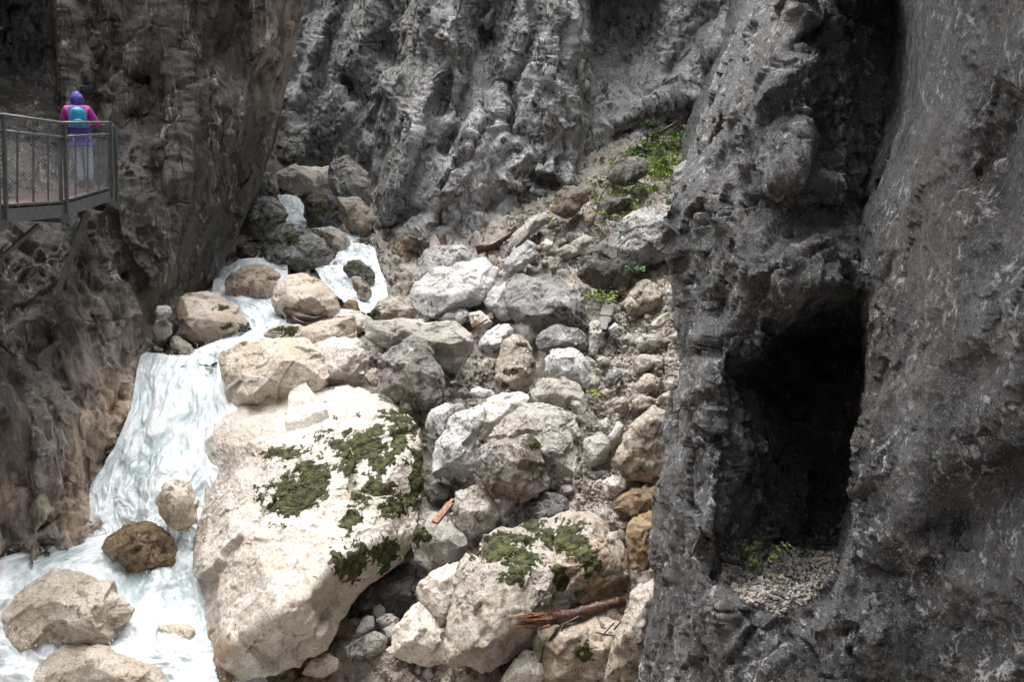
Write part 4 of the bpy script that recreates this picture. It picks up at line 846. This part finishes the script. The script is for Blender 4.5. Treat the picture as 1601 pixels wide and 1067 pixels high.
def railing(A, B, TA, TB, nbar, name):
    m = MB(); m.tube([TA, TB], .023, 8); wp(m, 'top_rail', M['steel'], smooth=True)
    m2a, m2b = lp(A, TA, .83), lp(B, TB, .83); m = MB(); m.tube([m2a, m2b], .02, 8); wp(m, 'mid_rail', M['steel'], smooth=True)
    b2a, b2b = lp(A, TA, .035), lp(B, TB, .035); m = MB(); m.tube([b2a, b2b], .02, 8); wp(m, 'bottom_rail', M['steel'], smooth=True)
    for k in range(1, nbar):
        t = k/nbar; q0, q1 = lp(b2a, b2b, t), lp(m2a, m2b, t); m = MB(); m.tube([q0, q1], .012, 6)
        m.box(q1-Vector((0, 0, .02)), q1+Vector((0, 0, .035)), .03, .03); m.box(q0-Vector((0, 0, .03)), q0+Vector((0, 0, .02)), .03, .03); wp(m, 'baluster', M['steel'])
    m = MB(); Lh = (B-A).length; st = .1; n = int(Lh/st); H = 1.0
    for k in range(-16, n+1):       # diamond wire netting
        for sgn in (1, -1):
            hN = 16; s0 = k if sgn > 0 else k+hN; s1 = s0+sgn*hN
            u0, u1 = s0/n, s1/n; f0_, f1_ = 0.0, 1.0
            def clip(u0, u1):
                lo, hi = 0.0, 1.0; du = u1-u0
                for bnd, s_ in ((0, 1), (1, -1)):
                    num = (bnd-u0); 
                    if du*s_ > 0: lo = max(lo, num/du)
                    elif du*s_ < 0: hi = min(hi, num/du)
                return lo, hi
            lo, hi = clip(u0, u1)
            if hi-lo < .03: continue
            def pt(f): u = u0+(u1-u0)*f; return lp(lp(b2a, b2b, u), lp(m2a, m2b, u), f)
            m.tube([pt(lo), pt(hi)], .0017, 3)
    wp(m, 'wire_mesh', M['mesh'])
def post(b, t, w=.042):
    d = Vector((.02, .035, 0))
    for s in (-1, 1):
        m = MB(); m.box(b+d*s-Vector((0, 0, .24)), t+d*s*.9+Vector((0, 0, .01)), .014 if 0 else .03, w); wp(m, 'post', M['steel'])
    m = MB(); m.box(b-Vector((.03, .03, .22)), b+Vector((.03, .03, -.16)), .12, .1); wp(m, 'post_foot', M['steel'])
for i in range(3): railing(ND[i], ND[i+1], NTt[i], NTt[i+1], [8, 4, 4][i], '')
for i in range(1, 4): post(ND[i], NTt[i])
E3, T3 = Wv(178, 303, 13.75), Wv(177, 196, 13.75); E4, T4 = Wv(122, 290, 15.1), Wv(122, 196, 15.1)
railing(E3, E4, T3, T4, 5, ''); post(E3, T3, .05)
m = MB(); m.box(Wv(60, 352, 10.6), Wv(-40, 440, 9.6), .05, .05); wp(m, 'brace', M['steel'])
m = MB(); m.box(Wv(138, 330, 13.0), Wv(82, 478, 12.6), .06, .09); wp(m, 'brace', M['steel'])
m = MB(); m.box(Wv(134, 335, 13.6), Wv(85, 430, 13.9), .04, .05); wp(m, 'brace', M['steel'])
m = MB(); m.box(ND[2]-Vector((0, 0, .2)), ND[2]+inner[2]*1.5-Vector((0, 0, .2)), .08, .1); wp(m, 'cross_beam', M['steel'])
m = MB(); m.box(ND[3]-Vector((0, 0, .2)), ND[3]+inner[3]*1.3-Vector((0, 0, .2)), .08, .1); wp(m, 'cross_beam', M['steel'])

# ------------------------------------------------------------------ person leaning on the railing, seen from behind
M['blue'] = plain('violet blue rain jacket', (.075, .055, .33), .6, 0, .2, 12, .01); M['magenta'] = plain('magenta jacket yoke', (.30, .035, .22), .6, 0, .15, 12, .01)
M['jeans'] = plain('pale jeans', (.34, .44, .56), .85, 0, .2, 25, .004); M['teal'] = plain('turquoise backpack', (.01, .25, .42), .55, 0, .2, 14, .01)
M['navy'] = plain('dark blue straps', (.02, .06, .14), .6); M['boot'] = plain('brown boots', (.16, .07, .045), .7); M['skin'] = plain('skin', (.55, .33, .24), .5, 0, .05); M['hair'] = plain('dark brown hair', (.06, .035, .02), .6)
feet = Wv(135, 295, 12.95); ps = 1.0*(12.95*147/FPX)/1.66      # figure scale against the rail
person = empty('person', feet, label='person in violet hood and magenta jacket leaning on the walkway rail, seen from behind', cat='person')
def skin(name, pts, edges, rad, mat, parent, root=0, sub=2):
    me = bpy.data.meshes.new(name); me.from_pydata([tuple(Vector(q)*ps) for q in pts], edges, []); me.materials.append(mat)
    o = link(name, me, parent); sk = o.modifiers.new('skin', 'SKIN'); sk.use_smooth_shade = True
    for i, r in enumerate(rad):
        r = r if isinstance(r, tuple) else (r, r); me.skin_vertices[0].data[i].radius = (r[0]*ps, r[1]*ps)
    me.skin_vertices[0].data[root].use_root = True
    s = o.modifiers.new('sub', 'SUBSURF'); s.levels = s.render_levels = sub
    return o
PR = R(27); person.rotation_euler = (0, 0, PR); RM = Matrix.Rotation(PR, 3, 'Z')
# joints (x right, y away from viewer, z up); faces away
J = dict(pel=(0, 0, .86), bel=(0, .02, 1.0), che=(.005, .05, 1.2), nec=(.01, .09, 1.38), hd=(.02, .13, 1.47), ht=(.02, .13, 1.58),
 hl=(-.09, 0, .83), kl=(-.075, .02, .46), al=(-.06, -.01, .09), tl=(-.07, .12, .04), hr=(.09, 0, .83), kr=(.085, .03, .46), ar=(.07, 0, .09), tr=(.09, .13, .04),
 sl=(-.17, .05, 1.31), el=(-.25, .14, 1.08), wl=(-.14, .30, 1.03), sr=(.18, .06, 1.31), er=(.29, .08, 1.06), wr=(.33, .22, 1.09))
K = list(J); ix = {k: i for i, k in enumerate(K)}
E = [('pel', 'bel'), ('bel', 'che'), ('che', 'nec'), ('nec', 'hd'), ('hd', 'ht'), ('pel', 'hl'), ('hl', 'kl'), ('kl', 'al'), ('al', 'tl'), ('pel', 'hr'), ('hr', 'kr'), ('kr', 'ar'), ('ar', 'tr'),
     ('che', 'sl'), ('sl', 'el'), ('el', 'wl'), ('che', 'sr'), ('sr', 'er'), ('er', 'wr')]
rad = dict(pel=.13, bel=.12, che=.14, nec=.055, hd=.085, ht=.06, hl=.088, kl=.058, al=.04, tl=.035, hr=.088, kr=.058, ar=.04, tr=.035, sl=.07, el=.05, wl=.032, sr=.07, er=.05, wr=.032)
skin('body', [J[k] for k in K], [(ix[a], ix[b]) for a, b in E], [rad[k]*.9 for k in K], M['skin'], person)
skin('trousers', [J['pel'], (-.09, 0, .82), (-.078, .02, .46), (-.062, -.005, .13), (.09, 0, .82), (.087, .03, .46), (.072, .005, .13)], [(0, 1), (1, 2), (2, 3), (0, 4), (4, 5), (5, 6)], [.12, .098, .07, .058, .098, .07, .058], M['jeans'], person)
skin('jacket_skirt', [(0, 0, .73), (0, .005, .87), (0, .02, 1.02), (0, .04, 1.12)], [(0, 1), (1, 2), (2, 3)], [(.185, .15), (.178, .14), (.165, .135), (.16, .13)], M['blue'], person, 1)
skin('jacket_top', [(0, .035, 1.08), (.005, .05, 1.2), (.01, .075, 1.33), (.01, .09, 1.39), (-.15, .055, 1.32), (-.25, .13, 1.09), (-.16, .27, 1.03), (.16, .06, 1.32), (.285, .085, 1.07), (.325, .2, 1.085)],
     [(0, 1), (1, 2), (2, 3), (2, 4), (4, 5), (5, 6), (2, 7), (7, 8), (8, 9)], [(.165, .13), (.17, .135), (.12, .10), .07, .085, .068, .05, .085, .068, .05], M['magenta'], person, 1)
iv, f, e = getico(3); hv = iv*np.array([.105, .125, .135]); hv[:, 0] *= 1-.25*np.clip(iv[:, 2], 0, 1); lowm = iv[:, 2] < -.3
hv[lowm, :2] *= (1+.35*(-iv[lowm, 2]-.3))[:, None]; hv[:, 2] = np.maximum(hv[:, 2], -.115); hv += vnormals(hv, f)*(fbm(iv*2.2, 3)*.012)[:, None]; hv = (hv+np.array([.02, .115, 1.50]))*ps
link('hood', mesh_np('hood', hv, f, M['blue']), person)
for s, k, t_ in ((-1, 'al', 'tl'), (1, 'ar', 'tr')):
    a = Vector(J[k]); skin('boot', [(a.x, a.y-.04, .055), (a.x, a.y, .15), (a.x+.01*s, a.y+.09, .05), (a.x+.02*s, a.y+.18, .04)], [(0, 1), (0, 2), (2, 3)], [.05, .048, .045, .035], M['boot'], person, 0, 1)
def hand(w, d, side):
    w = Vector(w); d = Vector(d).normalized(); up = Vector((0, 0, 1)); rt = d.cross(up).normalized()
    pts = [w, w+d*.05, w+d*.085]; ed = [(0, 1), (1, 2)]; rd = [.022, .03, .03]
    for k in range(4):
        o_ = rt*(-.03+.02*k); L = [.065, .078, .072, .055][k]; b = len(pts)
        pts += [w+d*.09+o_, w+d*(.09+L*.5)+o_+up*.004, w+d*(.09+L*.75)+o_-up*L*.55]; ed += [(2, b), (b, b+1), (b+1, b+2)]; rd += [.010, .009, .008]
    b = len(pts); pts += [w+d*.045-rt*side*.035, w+d*.085-rt*side*.055-up*.01]; ed += [(1, b), (b, b+1)]; rd += [.011, .009]
    return skin('hand', pts, ed, rd, M['skin'], person, 0, 1)
hand((.335, .24, 1.10), (.15, .9, .05), 1); hand((-.12, .31, 1.04), (.5, .8, .0), -1)
bpk = empty('backpack', feet+RM@Vector((0, -.02*ps, 1.05*ps)), label='turquoise blue backpack worn on the back of the person at the rail', cat='backpack')
skin('pack_body', [(.0, -.13, -.02), (.0, -.155, .10), (.005, -.12, .25), (.01, -.06, .31)], [(0, 1), (1, 2), (2, 3)], [(.125, .09), (.145, .10), (.12, .085), (.06, .05)], M['teal'], bpk, 1)
skin('pocket', [(.0, -.235, .02), (.0, -.24, .12)], [(0, 1)], [(.085, .03), (.08, .03)], M['teal'], bpk, 0)
for s in (-1, 1):
    skin('strap', [(s*.085, -.05, .27), (s*.095, .06, .335), (s*.10, .16, .28), (s*.12, .19, .12)], [(0, 1), (1, 2), (2, 3)], [.024]*4, M['navy'], bpk, 0, 1)
skin('label_tag', [(.10, -.19, .12), (.13, -.17, .10)], [(0, 1)], [.02, .018], M['mesh'], bpk, 0, 1)

bpk.rotation_euler = (0, 0, PR)
# ------------------------------------------------------------------ wood
def on(x, y, dy=0.0): return Vector(W(x, y, float(GY(x, y)[0])+dy))
def wood(name, label, cat, pts, r, r2, mat, sides=10, jit=.12):
    m = MB(); m.tube(pts, r, sides, r2, jit); o = m.build(name, mat, None, pts[0], smooth=True); tag(o, label, cat); return o
Yl = 8.9
lgp = [Vector(W(835+140*t, 968-22*t+4*math.sin(t*5), Yl+.5*t-.3)) for t in np.linspace(0, 1, 14)]
log = wood('log', 'wet red brown broken log with splintered end wedged between rocks by the right cliff', 'log', lgp, .075, .07, M['wood'], 14, .2)
m = MB()
for k in range(22):
    a = lgp[0]+Vector((random.uniform(-.02, .22), random.uniform(-.07, .03), random.uniform(-.09, .09))); d = (lgp[0]-lgp[2]).normalized()
    m.tube([a, a+d*random.uniform(.15, .42)+Vector((0, 0, random.uniform(-.05, .05)))], random.uniform(.01, .022), 4, .002)
o = m.build('splintered_end', M['splinter'], log, lgp[0])
m = MB()
for sx, sy, ex, ey, w in [(880,975,842,1060,.014),(885,975,820,1060,.009),(905,965,860,1010,.01),(960,985,1010,960,.012),(930,990,1000,1000,.008),(960,975,940,1040,.01),(1000,960,1090,900,.008)]:
    a, b = Vector(W(sx, sy, Yl-.3)), Vector(W(ex, ey, Yl-.35)); c1 = lp(a, b, .5)+Vector((random.uniform(-.1, .1), 0, random.uniform(-.02, .12))); m.tube([a, lp(a, c1, .6), c1, lp(c1, b, .6), b], w, 5, w*.4)
o = m.build('twigs', M['darkwood'], None, lgp[4]); tag(o, 'thin dark twigs hanging below the broken log', 'twigs')
m = MB(); a, b = on(680, 818, -1.0), on(704, 788, -.9); m.box(a, b, .10, .04); m.box(lp(a, b, .3), b+(b-a)*.2, .05, .05)
o = m.build('wood_splinter', M['splinter'], None, a); tag(o, 'short orange wood splinter leaning in the gap right of the huge boulder', 'wood')
m = MB()
for q in [[(440,472),(452,490),(462,502),(478,506)],[(445,476),(460,485),(482,492),(512,495)],[(450,495),(470,497),(490,500),(510,494)],[(446,470),(455,480),(458,500)]]:
    m.tube([on(x, y, -.75) for x, y in q], .11, 7, .02, .25)
o = m.build('root', M['darkwood'], None, on(462, 500, -.75), smooth=True); tag(o, 'dark driftwood root lying in front of the broad tan boulder', 'driftwood')
m = MB(); a, b = on(941, 517, -.4), on(952, 480, -.35); m.box(a, lp(a, b, .6), .17, .07); m.box(lp(a, b, .55), b, .22, .10); m.box(lp(a, b, .3)+Vector((.08, 0, 0)), lp(a, b, .9)+Vector((.11, 0, 0)), .06, .05); m.box(a+Vector((-.05, 0, -.04)), lp(a, b, .8)+Vector((-.09, 0, 0)), .07, .05)
o = m.build('stump', M['darkwood'], None, a); tag(o, 'dark charred looking wood stump beside the bright white oval stone', 'stump')
wood('fallen_log', 'dark brown log lying at the foot of the back cliff above the white boulder', 'log', [on(745, 392, .0), on(770, 384, -.1), on(795, 368, -.1), on(806, 356, 0)], .10, .05, M['wood'])
wood('branch', 'red brown branch at the top of the green slope', 'branch', [on(1030, 208, -.3), on(1060, 190, -.3), on(1095, 172, -.3)], .05, .025, M['wood'])
wood('twig', 'thin curved twig hanging over the gap beside the pyramid boulder', 'twig', [on(742, 532, -1.2), on(728, 560, -1.3), on(714, 590, -1.3), on(708, 603, -1.3)], .009, .005, M['darkwood'], 5)
wood('stick', 'short wooden stick lying on the white stones above the long slab', 'stick', [on(738, 512, -.9), on(762, 500, -.9)], .03, .02, M['splinter'], 6)

# ------------------------------------------------------------------ plants
def leaves(name, centres, mat, label, cat='plants', n=60, rad=.2, lf=.05, kind=None, up=.6):
    V = []; F = []; k = 0
    for c0, rr in centres:
        for _ in range(int(n*rr/rad) if rad else n):
            a = rng.uniform(0, 6.3); r_ = rr*rng.random()**.6; c = np.array(c0)+np.array([math.cos(a)*r_, math.sin(a)*r_*.8, rng.uniform(0, .5)*rr])
            s = lf*rng.uniform(.5, 1.3); d = rng.normal(size=3); d[2] = abs(d[2])*up; d /= np.linalg.norm(d); w = np.cross(d, rng.normal(size=3)); w /= np.linalg.norm(w)
            V += [c, c+d*s*.5+w*s*.32, c+d*s+np.array([0, 0, -s*.15]), c+d*s*.5-w*s*.32]; F.append((k, k+1, k+2, k+3)); k += 4
    V = np.array(V); loc = V.mean(0); loc[2] = V[:, 2].min(); o = link(name, mesh_np(name, V-loc, F, mat, False), None, loc); tag(o, label, cat, None, kind); return o
GP = [([(920,285),(960,255),(985,235),(990,262),(950,290),(925,298)], 20), ([(985,235),(1050,190),(1100,170),(1098,215),(1075,235),(1010,265),(985,262)], 120), ([(1010,262),(1060,240),(1085,235),(1075,275),(1020,290)], 60), ([(925,290),(990,262),(1090,215),(1085,270),(1010,330),(940,350)], 90), ([(950,300),(1020,285),(1000,330),(945,345)], 22)]
cs = []
for poly, n in GP:
    for x, y in spots(poly, n):
        h, _ = hit(TG, x, y)
        if h: cs.append((h, random.uniform(.05, .22)))
leaves('ground_cover', cs, M['leaf'], 'bright green low plants spreading over the gravel slope', 'ground cover', 46, .2, .065, 'stuff')
cs = []
for x, y in spots(GP[1][0], 12)+[(1075, 178), (1085, 182), (1060, 186), (1048, 195)]:
    h, _ = hit(TG, x, y)
    if h: cs.append((h, .22))
leaves('leafy_plants', cs, M['leafdark'], 'dark green leafy plants at the top of the slope by the right cliff', 'ground cover', 60, .2, .11, 'stuff')
def tuft(x, y, rr, mat, label, dy=-.2, n=70, lf=.06): return leaves('plant', [(W(x, y, float(GY(x, y)[0])+dy), rr)], mat, label, 'plant', n, rr, lf)
tuft(938, 470, .34, M['leaf'], 'mossy green plants under the big dark boulder', -.5, 220, .06)
tuft(993, 425, .2, M['leafdark'], 'green leafy plant at the right foot of the big dark boulder', -1.0, 110, .07)
tuft(863, 346, .13, M['leaf'], 'yellow green tuft under the dark topped overhanging boulder', -.5)
tuft(928, 618, .12, M['leaf'], 'bright green sprig at the left edge of the scree', -.3)
tuft(985, 290, .2, M['leafdark'], 'small green shrub beside the round boulder on the slope', -.6, 110, .08)
tuft(940, 335, .14, M['leaf'], 'green tuft on the gravel below the round boulder', -.3)
tuft(1055, 320, .2, M['leafdark'], 'green shrub below the grey boulder by the right cliff', -.6, 110, .08)
# seedling on slope
a = on(1012, 222, -.4); m = MB(); m.tube([a, a+Vector((0, 0, .22)), a+Vector((.02, 0, .42))], .018, 5, .01); sdl = m.build('sapling', M['darkwood'], None, a); tag(sdl, 'tiny sapling with a thin stem at the edge of the green slope', 'sapling')
V = []
lf = leaves('foliage', [(a+Vector((.03, 0, .42)), .22)], M['leafdark'], '', None, 60, .22, .10); 
for k_ in ('label', 'category'):
    if k_ in lf: del lf[k_]
lf.location = Vector(lf.location)-a; lf.parent = sdl
# fern on the ledge
def fern(x, y, label, scale=1.0, seed=0):
    h, _ = hit(TR, x, y); base = Vector(h); rs = random.Random(seed)
    e = empty('fern', base, label=label, cat='fern')
    for k in range(8):
        an = rs.uniform(0, 6.3); L = rs.uniform(.16, .3)*scale; hd = Vector((math.cos(an), math.sin(an)*.7, 0)); pts = []
        for i in range(7):
            t_ = i/6; pts.append(hd*L*t_*.8+Vector((0, 0, L*1.1*math.sin(t_*2.1)*.8)))
        m = MB(); m.tube(pts, .003, 4, .001)
        for i in range(2, 7):
            for s in (-1, 1):
                sd_ = hd.cross(Vector((0, 0, 1)))*s; l_ = .045*scale*(1.2-abs(i-3.5)/4); q = pts[i]; b = len(m.v)
                m.v += [tuple(q), tuple(q+sd_*l_*.5+hd*l_*.35+Vector((0, 0, .005))), tuple(q+sd_*l_+hd*l_*.3-Vector((0, 0, .01))), tuple(q+sd_*l_*.5-hd*l_*.15)]; m.f.append((b, b+1, b+2, b+3))
        m.build('frond', M['leaf'], e)
fern(1186, 902, 'small green fern growing from the gravel ledge in the right cliff', 1.4, 3)
fern(1158, 872, 'tiny green seedling behind the fern on the ledge', .45, 5)
